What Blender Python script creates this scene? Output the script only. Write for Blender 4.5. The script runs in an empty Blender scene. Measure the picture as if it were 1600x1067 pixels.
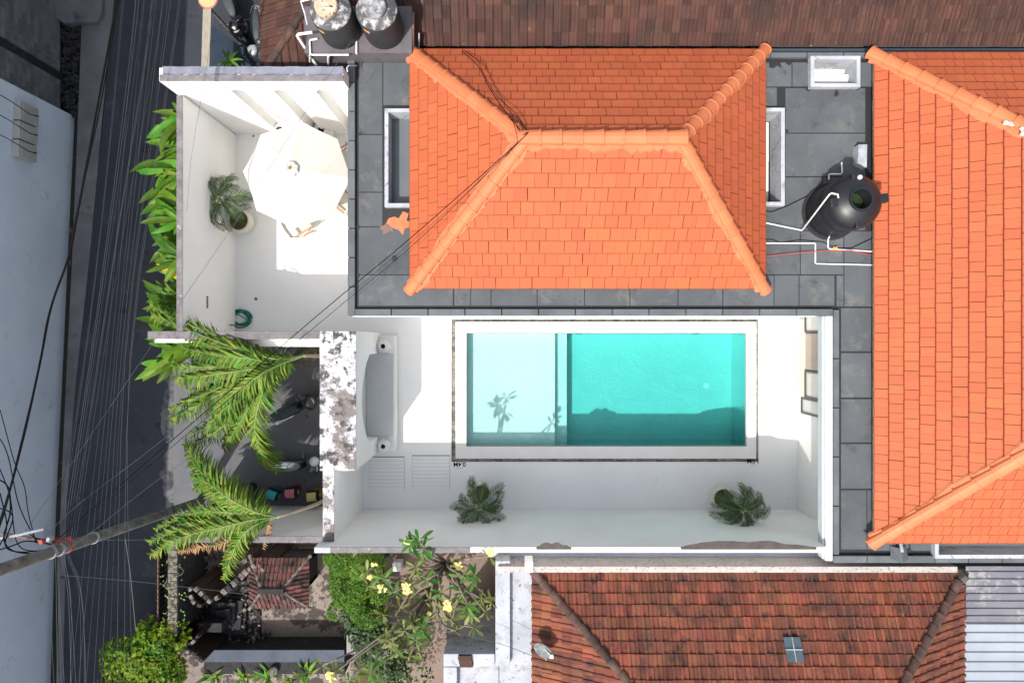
import bpy, bmesh, math, random
from mathutils import Vector, Matrix, Quaternion

random.seed(7)
R = math.radians
scene = bpy.context.scene

# ------------------------------------------------------------------ camera, sky, sun, exposure
CAM_H = 20.1                       # metres above the pool deck (z = 0)
cam_data = bpy.data.cameras.new("camera")
cam = bpy.data.objects.new("camera", cam_data)
scene.collection.objects.link(cam)
cam.location = (0, 0, CAM_H)
cam.rotation_euler = (0, 0, 0)     # straight down, +Y is up in the picture
cam_data.sensor_width = 36
cam_data.lens = 24
cam_data.clip_start = 0.1
cam_data.clip_end = 2000
scene.camera = cam

SUN_DIR = Vector((-0.366, -0.53, 1.0)).normalized()      # towards the sun
world = bpy.data.worlds.new("World")
scene.world = world
world.use_nodes = True
wn = world.node_tree
sky = wn.nodes.new("ShaderNodeTexSky")
sky.sky_type = 'NISHITA'
sky.sun_disc = False
sky.dust_density = 3.5
sky.ozone_density = 0.6
sky.sun_elevation = math.asin(SUN_DIR.z)
sky.sun_rotation = math.atan2(SUN_DIR.x, SUN_DIR.y)
bg = wn.nodes["Background"]
bg.inputs["Strength"].default_value = 0.15
hsv = wn.nodes.new('ShaderNodeHueSaturation')      # pale tropical haze in the sky light
hsv.inputs['Saturation'].default_value = 0.56
wn.links.new(sky.outputs[0], hsv.inputs['Color'])
wn.links.new(hsv.outputs[0], bg.inputs[0])

sun_data = bpy.data.lights.new("sun", 'SUN')
sun_data.energy = 3.1
sun_data.angle = R(0.5)
sun_data.color = (1.0, 0.955, 0.89)
sun = bpy.data.objects.new("sun", sun_data)
scene.collection.objects.link(sun)
sun.rotation_mode = 'QUATERNION'
sun.rotation_quaternion = SUN_DIR.to_track_quat('Z', 'Y')
sun.location = (-20, -30, 60)

scene.view_settings.view_transform = 'Standard'
scene.view_settings.look = 'None'
scene.view_settings.gamma = 1
scene.view_settings.use_curve_mapping = False
scene.view_settings.exposure = 0.70
scene.cycles.use_denoising = True
scene.cycles.max_bounces = 10
scene.cycles.diffuse_bounces = 5
scene.cycles.transparent_max_bounces = 12

# ------------------------------------------------------------------ helpers
FPX = 1066.67
def P(px, py, z):
    """point at height z whose position was surveyed from the vertical photograph"""
    k = (CAM_H - z) / FPX
    return Vector(((px - 800) * k, (533.5 - py) * k, z))

COL = scene.collection
WL = {}                                   # world location of every object at build time
def wloc(o):
    return WL.get(o.name, Vector((0, 0, 0))) if o else Vector((0, 0, 0))

def tag(o, label=None, cat=None, group=None, kind=None):
    if label: o["label"] = label
    if cat: o["category"] = cat
    if group: o["group"] = group
    if kind: o["kind"] = kind
    return o

def thing(name, label, cat, loc=(0, 0, 0), group=None):
    o = bpy.data.objects.new(name, None)
    COL.objects.link(o)
    o.location = loc
    o.empty_display_size = 0.2
    WL[o.name] = Vector(loc)
    return tag(o, label, cat, group)

def part_empty(name, parent, loc):
    o = bpy.data.objects.new(name, None)
    COL.objects.link(o)
    o.parent = parent
    o.location = Vector(loc) - wloc(parent)
    WL[o.name] = Vector(loc)
    return o

class MB:
    def __init__(s):
        s.v = []; s.f = []; s.m = []; s.cm = 0
    def add(s, vs, fs, ms=None):
        n = len(s.v)
        s.v += [tuple(p) for p in vs]
        s.f += [tuple(i + n for i in f) for f in fs]
        s.m += ms if ms else [s.cm] * len(fs)
        return s
    def poly(s, pts):
        return s.add(pts, [tuple(range(len(pts)))])
    def box(s, x0, x1, y0, y1, z0, z1, M=None):
        vs = [(x, y, z) for z in (z0, z1) for y in (y0, y1) for x in (x0, x1)]
        if M: vs = [M @ Vector(p) for p in vs]
        return s.add(vs, [(0, 2, 3, 1), (4, 5, 7, 6), (0, 1, 5, 4), (2, 6, 7, 3), (0, 4, 6, 2), (1, 3, 7, 5)])
    def prism(s, poly, z0, z1):
        """poly CCW seen from above"""
        n = len(poly)
        vs = [(p[0], p[1], z0) for p in poly] + [(p[0], p[1], z1) for p in poly]
        fs = [tuple(range(n - 1, -1, -1)), tuple(range(n, 2 * n))]
        fs += [(i, (i + 1) % n, n + (i + 1) % n, n + i) for i in range(n)]
        return s.add(vs, fs)
    def extrude_x(s, yz, x0, x1):
        """outline in (y,z), counter-clockwise seen from +x"""
        n = len(yz)
        vs = [(x0, a, b) for a, b in yz] + [(x1, a, b) for a, b in yz]
        fs = [tuple(range(n - 1, -1, -1)), tuple(range(n, 2 * n))]
        fs += [(i, (i + 1) % n, n + (i + 1) % n, n + i) for i in range(n)]
        return s.add(vs, fs)
    def tube(s, pts, r, n=8, cap=True):
        pts = [Vector(p) for p in pts]
        rs = r if isinstance(r, (list, tuple)) else [r] * len(pts)
        base = len(s.v); prev = None; vs = []; fs = []
        for i, p in enumerate(pts):
            t = (pts[min(i + 1, len(pts) - 1)] - pts[max(i - 1, 0)])
            if t.length < 1e-9: t = Vector((0, 0, 1))
            t.normalize()
            if prev is None:
                a = Vector((0, 0, 1)) if abs(t.z) < 0.9 else Vector((1, 0, 0))
                nrm = t.cross(a).normalized()
            else:
                nrm = (prev - t * prev.dot(t))
                if nrm.length < 1e-6: nrm = t.orthogonal()
                nrm.normalize()
            prev = nrm
            b = t.cross(nrm)
            for k in range(n):
                a = 2 * math.pi * k / n
                vs.append(p + (nrm * math.cos(a) + b * math.sin(a)) * rs[i])
        for i in range(len(pts) - 1):
            for k in range(n):
                k2 = (k + 1) % n
                fs.append((i * n + k, i * n + k2, (i + 1) * n + k2, (i + 1) * n + k))
        if cap:
            fs.append(tuple(range(n - 1, -1, -1)))
            fs.append(tuple((len(pts) - 1) * n + k for k in range(n)))
        return s.add(vs, fs)
    def lathe(s, prof, c=(0, 0, 0), n=24, M=None, sx=1, sy=1):
        """prof list of (r,z) from bottom to top"""
        vs = []; fs = []
        for r, z in prof:
            for k in range(n):
                a = 2 * math.pi * k / n
                vs.append(Vector((c[0] + r * sx * math.cos(a), c[1] + r * sy * math.sin(a), c[2] + z)))
        for i in range(len(prof) - 1):
            for k in range(n):
                k2 = (k + 1) % n
                fs.append((i * n + k, i * n + k2, (i + 1) * n + k2, (i + 1) * n + k))
        fs.append(tuple(range(n - 1, -1, -1)))
        fs.append(tuple((len(prof) - 1) * n + k for k in range(n)))
        if M: vs = [M @ p for p in vs]
        return s.add(vs, fs)
    def mesh(s, name, mats, smooth=False, off=(0, 0, 0)):
        me = bpy.data.meshes.new(name)
        ox, oy, oz = off
        me.from_pydata([(a - ox, b - oy, c - oz) for a, b, c in s.v], [], s.f)
        for m in (mats if isinstance(mats, (list, tuple)) else [mats]):
            me.materials.append(m)
        if isinstance(mats, (list, tuple)) and len(mats) > 1:
            me.polygons.foreach_set("material_index", s.m)
        if smooth is True:
            me.polygons.foreach_set("use_smooth", [True] * len(s.f))
        elif smooth:
            me.polygons.foreach_set("use_smooth", [True] * len(s.f))
            try: me.set_sharp_from_angle(angle=R(smooth))
            except Exception: pass
        me.update()
        return me
    def build(s, name, mats, parent=None, smooth=False, kind=None, label=None, cat=None, group=None, bevel=0, origin=None):
        if origin is None:
            xs = [p[0] for p in s.v]; ys = [p[1] for p in s.v]; zs = [p[2] for p in s.v]
            origin = Vector(((min(xs) + max(xs)) / 2, (min(ys) + max(ys)) / 2, min(zs)))
        origin = Vector(origin)
        me = s.mesh(name, mats, smooth, origin)
        if bevel:
            bm = bmesh.new(); bm.from_mesh(me)
            es = [e for e in bm.edges if len(e.link_faces) == 2 and e.calc_face_angle(0) > 0.5]
            bmesh.ops.bevel(bm, geom=es, offset=bevel, segments=2, profile=0.5, affect='EDGES', clamp_overlap=True)
            bm.to_mesh(me); bm.free()
        o = bpy.data.objects.new(name, me)
        COL.objects.link(o)
        if parent: o.parent = parent
        o.location = origin - wloc(parent)
        WL[o.name] = origin
        return tag(o, label, cat, group, kind)

def inst(name, me, parent, M):
    """object sharing a mesh, placed by world matrix M under an unrotated parent"""
    o = bpy.data.objects.new(name, me)
    COL.objects.link(o)
    if parent: o.parent = parent
    L = M.copy(); L.translation = M.translation - wloc(parent)
    o.matrix_local = L
    return o

def copy_tree(o, parent=None):
    c = o.copy(); COL.objects.link(c)
    if parent: c.parent = parent
    for ch in list(o.children): copy_tree(ch, c)
    return c

def quad(px, z):                       # px = list of surveyed corners
    return [tuple(P(a, b, z))[:2] for a, b in px]

# ------------------------------------------------------------------ materials
def mat(name, col, rough=0.85, col2=None, scale=2.0, mixlo=0.35, mixhi=0.7, detail=6, spots=(), bump=0.12, bscale=60,
        rnd=None, rnd_v=0.15, rnd_h=0.0, metal=0.0, spec=0.35, aniso=None, coat=0, bump2=0, b2scale=4):
    """spots: (colour, scale, threshold, softness); rnd: None | 'object' | 'island'"""
    m = bpy.data.materials.new(name); m.use_nodes = True
    nt = m.node_tree; N = nt.nodes; L = nt.links
    bs = N["Principled BSDF"]
    bs.inputs["Roughness"].default_value = rough
    bs.inputs["Metallic"].default_value = metal

    bs.inputs["Specular IOR Level"].default_value = spec
    if coat: bs.inputs["Coat Weight"].default_value = coat
    geo = N.new("ShaderNodeNewGeometry")
    vec = geo.outputs["Position"]
    if aniso:
        mp = N.new("ShaderNodeMapping"); mp.inputs["Scale"].default_value = aniso
        L.new(vec, mp.inputs[0]); vec = mp.outputs[0]
    def noise(sc, det=detail, off=0, rg=0.6):
        n = N.new("ShaderNodeTexNoise"); n.inputs["Scale"].default_value = sc
        n.inputs["Detail"].default_value = det; n.inputs["Roughness"].default_value = rg
        if off:
            a = N.new("ShaderNodeVectorMath"); a.operation = 'ADD'; a.inputs[1].default_value = (off, off * 1.7, off * .3)
            L.new(vec, a.inputs[0]); L.new(a.outputs[0], n.inputs[0])
        else: L.new(vec, n.inputs[0])
        return n.outputs["Fac"]
    def ramp(fac, lo, hi):
        r = N.new("ShaderNodeMapRange"); r.inputs[1].default_value = lo; r.inputs[2].default_value = hi
        L.new(fac, r.inputs[0]); return r.outputs[0]
    def mix(f, a, b):
        x = N.new("ShaderNodeMix"); x.data_type = 'RGBA'
        L.new(f, x.inputs[0])
        for i, c in ((6, a), (7, b)):
            if isinstance(c, tuple): x.inputs[i].default_value = (*c, 1)
            else: L.new(c, x.inputs[i])
        return x.outputs[2]
    c = tuple(col)
    if col2 is not None:
        c = mix(ramp(noise(scale), mixlo, mixhi), c, tuple(col2))
    else:
        dk = tuple(x * 0.8 for x in col)
        c = mix(ramp(noise(scale), 0.3, 0.75), c, dk)
    for i, (sc_, s_, th, so) in enumerate(spots):
        c = mix(ramp(noise(s_, 9, 3.1 * (i + 1), 0.68), th, th + so), c, tuple(sc_))
    if rnd:
        src = N.new("ShaderNodeObjectInfo").outputs["Random"] if rnd == 'object' else geo.outputs["Random Per Island"]
        h = N.new("ShaderNodeHueSaturation")
        v = N.new("ShaderNodeMapRange"); v.inputs[3].default_value = 1 - rnd_v; v.inputs[4].default_value = 1 + rnd_v
        L.new(src, v.inputs[0]); L.new(v.outputs[0], h.inputs["Value"])
        if rnd_h:
            wv = N.new("ShaderNodeMath"); wv.operation = 'MULTIPLY'; wv.inputs[1].default_value = 7.31
            fr = N.new("ShaderNodeMath"); fr.operation = 'FRACT'
            L.new(src, wv.inputs[0]); L.new(wv.outputs[0], fr.inputs[0])
            v2 = N.new("ShaderNodeMapRange"); v2.inputs[3].default_value = .5 - rnd_h; v2.inputs[4].default_value = .5 + rnd_h
            L.new(fr.outputs[0], v2.inputs[0]); L.new(v2.outputs[0], h.inputs["Hue"])
        if isinstance(c, tuple): h.inputs["Color"].default_value = (*c, 1)
        else: L.new(c, h.inputs["Color"])
        c = h.outputs[0]
    L.new(c, bs.inputs["Base Color"]) if not isinstance(c, tuple) else None
    if bump:
        b = N.new("ShaderNodeBump"); b.inputs["Strength"].default_value = bump; b.inputs["Distance"].default_value = 0.02
        L.new(noise(bscale, 4), b.inputs["Height"])
        if bump2:
            b2 = N.new("ShaderNodeBump"); b2.inputs["Strength"].default_value = bump2; b2.inputs["Distance"].default_value = 0.05
            L.new(noise(b2scale, 5), b2.inputs["Height"]); L.new(b.outputs[0], b2.inputs["Normal"])
            b = b2
        L.new(b.outputs[0], bs.inputs["Normal"])
    return m

def leafmat(name, col, col2, rnd='island', v=0.35, h=0.02, trans=0.35, rough=0.45, scale=3):
    m = mat(name, col, rough, col2, scale, .35, .65, rnd=rnd, rnd_v=v, rnd_h=h, bump=0, spec=0.25)
    nt = m.node_tree; N = nt.nodes; L = nt.links
    bs = N["Principled BSDF"]; out = N["Material Output"]
    tr = N.new("ShaderNodeBsdfTranslucent")
    src = bs.inputs["Base Color"].links[0].from_socket
    hs = N.new("ShaderNodeHueSaturation"); hs.inputs["Value"].default_value = 1.3; hs.inputs["Hue"].default_value = 0.48
    L.new(src, hs.inputs["Color"]); L.new(hs.outputs[0], tr.inputs[0])
    mx = N.new("ShaderNodeMixShader"); mx.inputs[0].default_value = trans
    L.new(bs.outputs[0], mx.inputs[1]); L.new(tr.outputs[0], mx.inputs[2]); L.new(mx.outputs[0], out.inputs[0])
    return m

M = {}
M['white'] = mat('white_plaster', (.84, .835, .81), .9, (.78, .77, .74), .8, spots=[((.60, .59, .56), 1.7, .68, .14)], bump=.05, bscale=25)
M['deck'] = mat('white_deck_plaster', (.83, .83, .81), .75, (.78, .78, .765), .5, spots=[((.60, .59, .56), 2.2, .66, .14), ((.52, .51, .48), 11, .73, .04)], bump=.04, bscale=40)
M['coping'] = mat('cream_coping', (.76, .735, .70), .6, (.7, .67, .64), 1.5, bump=.05)
M['cement'] = mat('grey_cement', (.58, .59, .58), .7, (.52, .53, .525), 1.2)
M['dirty_white'] = mat('mildewed_white_cap', (.70, .70, .73), .9, (.40, .43, .50), 1.8, spots=[((.17, .15, .142), 1.6, .455, .08), ((.30, .28, .28), 7, .56, .05), ((.06, .055, .053), 3.4, .52, .07), ((.022, .021, .021), 13, .60, .03)], bump=.4, bscale=30)
M['dirty_grey'] = mat('weathered_wall_cap', (.20, .187, .195), .9, (.12, .11, .115), 4, spots=[((.5, .48, .48), 7, .64, .04), ((.06, .055, .055), 3, .62, .1)], bump=.4, bscale=30)
M['tarp_grey'] = mat('grey_blue_cap', (.21, .22, .27), .8, (.14, .15, .19), 3, spots=[((.5, .5, .52), 9, .66, .06)], bump=.3, bscale=12)
M['bitumen'] = mat('black_bitumen', (.02, .021, .023), .6, bump=.3, bscale=30)
M['membrane'] = mat('granular_grey_membrane', (.100, .110, .120), .9, (.070, .077, .085), .9, spots=[((.16, .155, .15), 1.7, .54, .22), ((.045, .045, .047), 2.3, .58, .16)], bump=.5, bscale=140, rnd='object', rnd_v=.1)
M['membrane_curb'] = mat('granular_grey_curb', (.12, .135, .145), .9, (.085, .092, .1), 2, bump=.5, bscale=140, rnd='object', rnd_v=.08)
TERRA = (.42, .097, .036)
for k, r in (('tile', 'object'), ('tile_i', 'island')):
    M[k] = mat('orange_flat_' + k, TERRA, .7, (.385, .088, .033), 1.1, rnd=r, rnd_v=.06, rnd_h=.0025, bump=.1, bscale=90, spots=[((.50, .17, .095), 1.3, .70, .2), ((.34, .082, .035), .9, .56, .3), ((.20, .07, .04), 9, .72, .04)])
M['tile_edge'] = mat('tile_edge_shade_line', (.25, .058, .022), .95, (.17, .040, .017), 9, bump=0)  # dark clay edge, with the row and joint shadow lines painted into its colour
M['old_edge'] = mat('near_black_tile_edge', (.035, .020, .016), .95, bump=0)  # near-black edge faces of the old tiles, also the crest masonry
M['ridge'] = mat('orange_ridge_cap', (.56, .165, .068), .6, (.50, .14, .055), 2, rnd='object', rnd_v=.07, bump=.08)
M['mortar'] = mat('peach_mortar', (.52, .18, .088), .9, (.46, .14, .064), 6, bump=.5, bscale=50)
M['underroof'] = mat('dark_underlay', (.03, .022, .018), .9)
for k, r in (('old', 'object'), ('old_i', 'island')):
    M[k] = mat('weathered_red_clay_' + k, (.205, .060, .031), .85, (.10, .039, .027), 1.3, .35, .65, rnd=r, rnd_v=.32, rnd_h=.010, bump=.4, bscale=50,
               spots=[((.032, .022, .020), 2.2, .52, .16), ((.10, .085, .07), 14, .62, .06)])
    M['brown' + k[3:]] = mat('weathered_brown_clay_' + k, (.074, .031, .022), .85, (.036, .020, .017), 1.1, rnd=r, rnd_v=.3, rnd_h=.012, bump=.3, bscale=50,
               spots=[((.12, .055, .042), 7, .60, .1), ((.32, .29, .28), 5.5, .735, .02)])
    M['shrine' + k[3:]] = mat('mossy_shrine_clay_' + k, (.16, .06, .05), .85, (.055, .035, .033), 3, rnd=r, rnd_v=.4, bump=.4, bscale=50, spots=[((.02, .02, .018), 3, .5, .1)])
M['oldcap'] = mat('blackened_ridge_clay', (.10, .055, .042), .9, (.035, .026, .023), 4, rnd='object', rnd_v=.35, bump=.5)
M['asphalt'] = mat('asphalt', (.040, .045, .056), .9, (.028, .032, .042), .5, spots=[((.075, .078, .085), 1.1, .58, .2), ((.018, .02, .026), 2.4, .60, .08), ((.11, .11, .115), 14, .72, .03)], bump=.5, bscale=60)
M['roadedge'] = mat('pale_road_edge', (.13, .13, .135), .95, (.042, .046, .056), 3.2, .42, .60, bump=.3)
M['pavement'] = mat('street_concrete', (.16, .16, .165), .95, (.10, .10, .108), 1.3, spots=[((.05, .05, .055), 2, .6, .1)], bump=.5)
M['gutter'] = mat('mossy_gutter', (.035, .032, .026), .95, (.02, .022, .016), 3, spots=[((.12, .105, .09), 1.6, .6, .05)], bump=.8, bscale=12)
M['carport'] = mat('grey_carport_screed', (.13, .133, .145), .9, (.10, .103, .115), 1, spots=[((.25, .25, .26), 1.3, .7, .1)], bump=.15)
M['ground'] = mat('brown_earth', (.19, .15, .125), .95, (.13, .10, .085), 2, spots=[((.30, .26, .23), 25, .62, .06)], bump=.5, bscale=30)
M['gravel'] = mat('pebbled_washed_floor', (.25, .205, .18), .9, (.17, .14, .12), 1.5, spots=[((.42, .38, .34), 34, .6, .05), ((.06, .05, .045), 2.1, .50, .05)], bump=.6, bscale=60)  # large dark spots paint stains and dappled tree shadow into the gravel
M['bldg'] = mat('pale_blue_grey_render', (.64, .70, .78), .9, (.54, .60, .68), .5, spots=[((.36, .37, .37), 1.6, .58, .2), ((.3, .34, .36), 5, .68, .08)], bump=.08)
M['stone'] = mat('grey_stone_block', (.15, .152, .158), .9, (.11, .112, .118), 3, rnd='object', rnd_v=.22, rnd_h=.01, bump=.4)
M['dkstone'] = mat('black_lava_stone', (.035, .034, .036), .95, (.02, .02, .022), 5, spots=[((.13, .125, .12), 6, .62, .08)], bump=.8, bscale=25)
M['ltstone'] = mat('lichen_stone', (.19, .17, .15), .95, (.06, .055, .05), 8, .4, .6, bump=.8, bscale=25)
M['blackplastic'] = mat('black_plastic', (.008, .009, .011), .42, (.012, .014, .017), 2, bump=.02, spec=.5)
M['oldtank'] = mat('chalky_black_tank', (.022, .024, .027), .6, (.04, .042, .045), 2, bump=.1)
M['tanktop'] = mat('chalk_stained_tank_top', (.10, .10, .10), .8, (.04, .04, .042), 3, spots=[((.38, .37, .375), 4.2, .50, .10)], bump=.2)
M['lidrust'] = mat('tan_stained_lid', (.42, .29, .17), .85, (.5, .45, .38), 5, spots=[((.05, .04, .035), 7, .55, .06)], bump=.2)
M['lidgrey'] = mat('grey_stained_lid', (.34, .34, .36), .85, (.12, .12, .125), 8, .4, .6, bump=.2)
M['sticker'] = mat('orange_sticker', (.75, .32, .04), .5, (.6, .5, .35), 20, .5, .6, bump=0)
M['pvc'] = mat('white_pvc', (.72, .73, .74), .45, (.5, .5, .5), 5, .55, .8, bump=0)
M['steelpipe'] = mat('grey_painted_pipe', (.42, .45, .48), .5, (.2, .22, .25), 4, bump=.05)
M['wire'] = mat('black_cable', (.008, .008, .009), .9, bump=0, spec=.05)
M['wire_grey'] = mat('grey_cable', (.13, .14, .15), .6, bump=0)
M['redwire'] = mat('red_hose', (.5, .06, .05), .5, bump=0)
M['canvas'] = mat('ivory_canvas', (.575, .56, .51), .95, (.545, .53, .475), 2, bump=.06, bscale=200)
M['wood'] = mat('teak', (.48, .29, .15), .6, (.36, .2, .1), 6, bump=.2, bscale=60, aniso=(1, 6, 6))
M['board'] = mat('weathered_pale_board', (.34, .30, .25), .9, (.24, .215, .18), 5, bump=.3, aniso=(6, 1, 1))
M['polewood'] = mat('weathered_pole', (.22, .205, .19), .95, (.10, .093, .085), 5, .35, .65, bump=.6, bscale=18)
M['pot'] = mat('cream_pot', (.70, .66, .58), .7, (.6, .56, .48), 4, bump=.1)
M['whitepot'] = mat('white_pot', (.78, .78, .76), .6, bump=.03)
M['soil'] = mat('mossy_soil', (.09, .085, .03), .95, (.05, .045, .02), 9, bump=1, bscale=25)
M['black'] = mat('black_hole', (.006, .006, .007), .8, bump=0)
M['hose'] = mat('green_hose', (.01, .20, .13), .4, bump=0)
M['frame'] = mat('charcoal_frame', (.07, .075, .078), .5, bump=0)
M['beige'] = mat('beige_stone_cladding', (.42, .35, .29), .8, (.36, .3, .245), 3, bump=.1)
M['pinkstone'] = mat('pale_pink_stone', (.68, .58, .51), .8, (.6, .52, .46), 3, bump=.1)
M['rust'] = mat('rusty_steel', (.22, .12, .085), .8, (.1, .06, .05), 8, bump=.3)
M['bark'] = mat('grey_bark', (.22, .185, .15), .9, (.11, .09, .075), 5, bump=.6, bscale=25)
M['palmbark'] = mat('beige_palm_trunk', (.34, .28, .21), .9, (.22, .18, .14), 7, bump=.6, bscale=20, aniso=(5, 1, 1))
M['crown'] = mat('green_crownshaft', (.17, .26, .08), .7, (.24, .31, .12), 3, bump=.1)
M['palm'] = leafmat('palm_leaf', (.07, .17, .016), (.17, .235, .035), v=.5, h=.035, trans=.25, rough=.6)
M['palm_dry'] = leafmat('dry_palm_leaf', (.33, .20, .10), (.42, .22, .12), v=.3)
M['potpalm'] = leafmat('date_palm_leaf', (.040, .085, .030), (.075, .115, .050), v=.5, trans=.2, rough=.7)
M['banana'] = leafmat('broad_leaf', (.055, .165, .012), (.12, .235, .022), rnd='object', v=.4, h=.03)
M['bush'] = leafmat('bush_leaf', (.055, .15, .014), (.12, .22, .025), v=.5, h=.035, scale=2)
M['bush2'] = leafmat('yellow_green_leaf', (.06, .15, .010), (.19, .27, .016), v=.5, h=.04, scale=2)
M['plum'] = leafmat('plumeria_leaf', (.10, .16, .03), (.20, .205, .07), rnd='object', v=.4, h=.04)
M['flower'] = mat('yellow_petals', (.85, .62, .13), .6, (.88, .78, .40), 20, rnd='island', rnd_v=.15, bump=0)
M['corr'] = mat('pale_corrugated_sheet', (.30, .33, .38), .55, (.25, .28, .325), 1.2, bump=.05, spec=.5)
M['corr2'] = mat('smoky_corrugated_sheet', (.17, .17, .19), .5, (.12, .12, .15), 1.0, spots=[((.26, .25, .26), 1.4, .55, .05)], bump=.05, spec=.5)
M['roofwhite'] = mat('stained_white_roof', (.40, .415, .455), .85, (.30, .315, .355), 1.6, spots=[((.25, .24, .23), 2.6, .52, .14), ((.09, .085, .08), 8, .60, .05)], bump=.3, bscale=20)
M['speckle'] = mat('speckled_parapet', (.42, .385, .365), .9, (.34, .315, .30), 2, spots=[((.16, .14, .13), 16, .56, .06)], bump=.4)
M['bluewhite'] = mat('blue_white_ledge', (.40, .44, .52), .8, (.3, .34, .42), 1.5, bump=.1)
M['glass'] = mat('dark_glass', (.03, .045, .05), .12, bump=0, spec=.8)
M['pane'] = mat('pale_glass_pane', (.42, .42, .39), .15, (.5, .5, .48), 1, bump=0, spec=.6)
M['skyglass'] = mat('grey_skylight_glass', (.10, .115, .125), .18, (.13, .145, .155), 1, bump=0, spec=.6)
M['flap'] = mat('weathered_fibre_strip', (.085, .07, .062), .9, (.04, .045, .047), 4, bump=.3)
# ------------------------------------------------------------------ grounds, street, deck
gz_ = -.62
ground = MB()
for a, b, c, d in ((-400, -1.785, -400, 400), (7.26, 400, -400, 400), (-1.785, 7.26, -400, -3.545), (-1.785, 7.26, .665, 400)):
    ground.poly([(a, c, gz_), (b, c, gz_), (b, d, gz_), (a, d, gz_)])
ground.build('ground', M['ground'], kind='structure')

def side(pts_px, z): return [P(a, b, z) for a, b in pts_px]
def line_x(px_pts, z):
    """piecewise x(y) in the world from surveyed points, extended beyond the frame"""
    pts = sorted([P(a, b, z) for a, b in px_pts], key=lambda p: p.y)
    return pts
GZ = -.30
def strip(name, left, right, z0, z1, m, kind='structure', ext=60):
    l = line_x(left, z1); r = line_x(right, z1)
    def extd(q):
        d0 = (q[0] - q[1]).normalized(); d1 = (q[-1] - q[-2]).normalized()
        return [q[0] + d0 * ext] + q + [q[-1] + d1 * ext]
    l = extd(l); r = extd(r)
    poly = [(p.x, p.y) for p in r] + [(p.x, p.y) for p in reversed(l)]
    return MB().prism(poly, z0, z1).build(name, m, kind=kind)
wall_base = [(108, 178), (97, 400), (88, 600), (79, 780), (70, 1067)]
g_right = [(122, 178), (113, 400), (103, 600), (95, 780), (88, 1067)]
road_l = [(178, 0), (160, 180), (140, 400), (118, 600), (104, 780), (98, 1067)]
road_r = [(272, 0), (272, 400), (270, 600), (272, 780), (250, 860), (246, 1067)]
MB().prism([(-60, -60), (-8.2, -60), (-8.2, 60), (-60, 60)], -.612, -.56).build('gutter_bed', M['gutter'], kind='structure')
strip('pavement', g_right, road_l, -.556, -.27, M['pavement'])
strip('road', road_l, road_r, -.556, GZ, M['asphalt'])
# pale strip on the east side of the asphalt and the raised edge
rg0 = random.Random(2)
ed = [(270 - (4 + 14 * abs(math.sin(i * .21)) ** .7 * (.5 + .5 * rg0.random()) + rg0.uniform(0, 5)), 785 - i * 6) for i in range(38)]
MB().prism([tuple(P(a, b, GZ))[:2] for a, b in [(271, 560), (272, 785)][::-1] + [(271, 560)] + ed[::-1]], GZ - .01, GZ + .004).build('road_edge', M['roadedge'], kind='structure')

XE = P(272, 600, GZ).x
# land east of the street
MB().prism([(XE, -60), (120, -60), (120, -4.98), (XE, -4.98)], -.556, GZ + .002).build('garden_ground', M['gravel'], kind='structure')
MB().prism([(XE, 6.46), (120, 6.46), (120, 60), (XE, 60)], -.556, GZ + .002).build('yard_ground', M['asphalt'], kind='structure')
MB().box(XE, -4.76, -4.98, .03, -.556, -.27).build('carport_floor', M['carport'], kind='structure')
MB().box(XE, -8.30, .03, 6.46, -.556, -.25).build('planting_bed', M['soil'], kind='structure')

def cells(rects, holes):
    xs = sorted({v for r in rects + holes for v in (r[0], r[1])})
    ys = sorted({v for r in rects + holes for v in (r[2], r[3])})
    def inside(x, y, rs): return any(r[0] < x < r[1] and r[2] < y < r[3] for r in rs)
    g = {}
    for i in range(len(xs) - 1):
        for j in range(len(ys) - 1):
            x = (xs[i] + xs[i + 1]) / 2; y = (ys[j] + ys[j + 1]) / 2
            g[i, j] = inside(x, y, rects) and not inside(x, y, holes)
    return xs, ys, g
def slab(rects, holes, z0, z1):
    xs, ys, g = cells(rects, holes); mb = MB()
    for (i, j), ok in g.items():
        if not ok: continue
        a, b, c, d = xs[i], xs[i + 1], ys[j], ys[j + 1]
        mb.poly([(a, c, z1), (b, c, z1), (b, d, z1), (a, d, z1)])
        mb.poly([(a, d, z0), (b, d, z0), (b, c, z0), (a, c, z0)])
        if not g.get((i - 1, j)): mb.poly([(a, d, z0), (a, c, z0), (a, c, z1), (a, d, z1)])
        if not g.get((i + 1, j)): mb.poly([(b, c, z0), (b, d, z0), (b, d, z1), (b, c, z1)])
        if not g.get((i, j - 1)): mb.poly([(a, c, z0), (b, c, z0), (b, c, z1), (a, c, z1)])
        if not g.get((i, j + 1)): mb.poly([(b, d, z0), (a, d, z0), (a, d, z1), (b, d, z1)])
    return mb
# pool plan
PX0, PX1, PY0, PY1 = -1.34, 6.90, -3.08, .25        # water edge
CX0, CX1, CY0, CY1 = -1.66, 7.18, -3.44, .58        # coping outside
GX0, GX1, GY0, GY1 = -1.785, 7.26, -3.545, .665     # gutter outside
slab([(-8.27, -4.66, .06, 6.42), (-4.66, 12, -4.93, 6.9), (-3.9, 12, -5.06, -4.93)], [(GX0, GX1, GY0, GY1)], -.556, 0).build('pool_deck', M['deck'], kind='structure')
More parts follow.
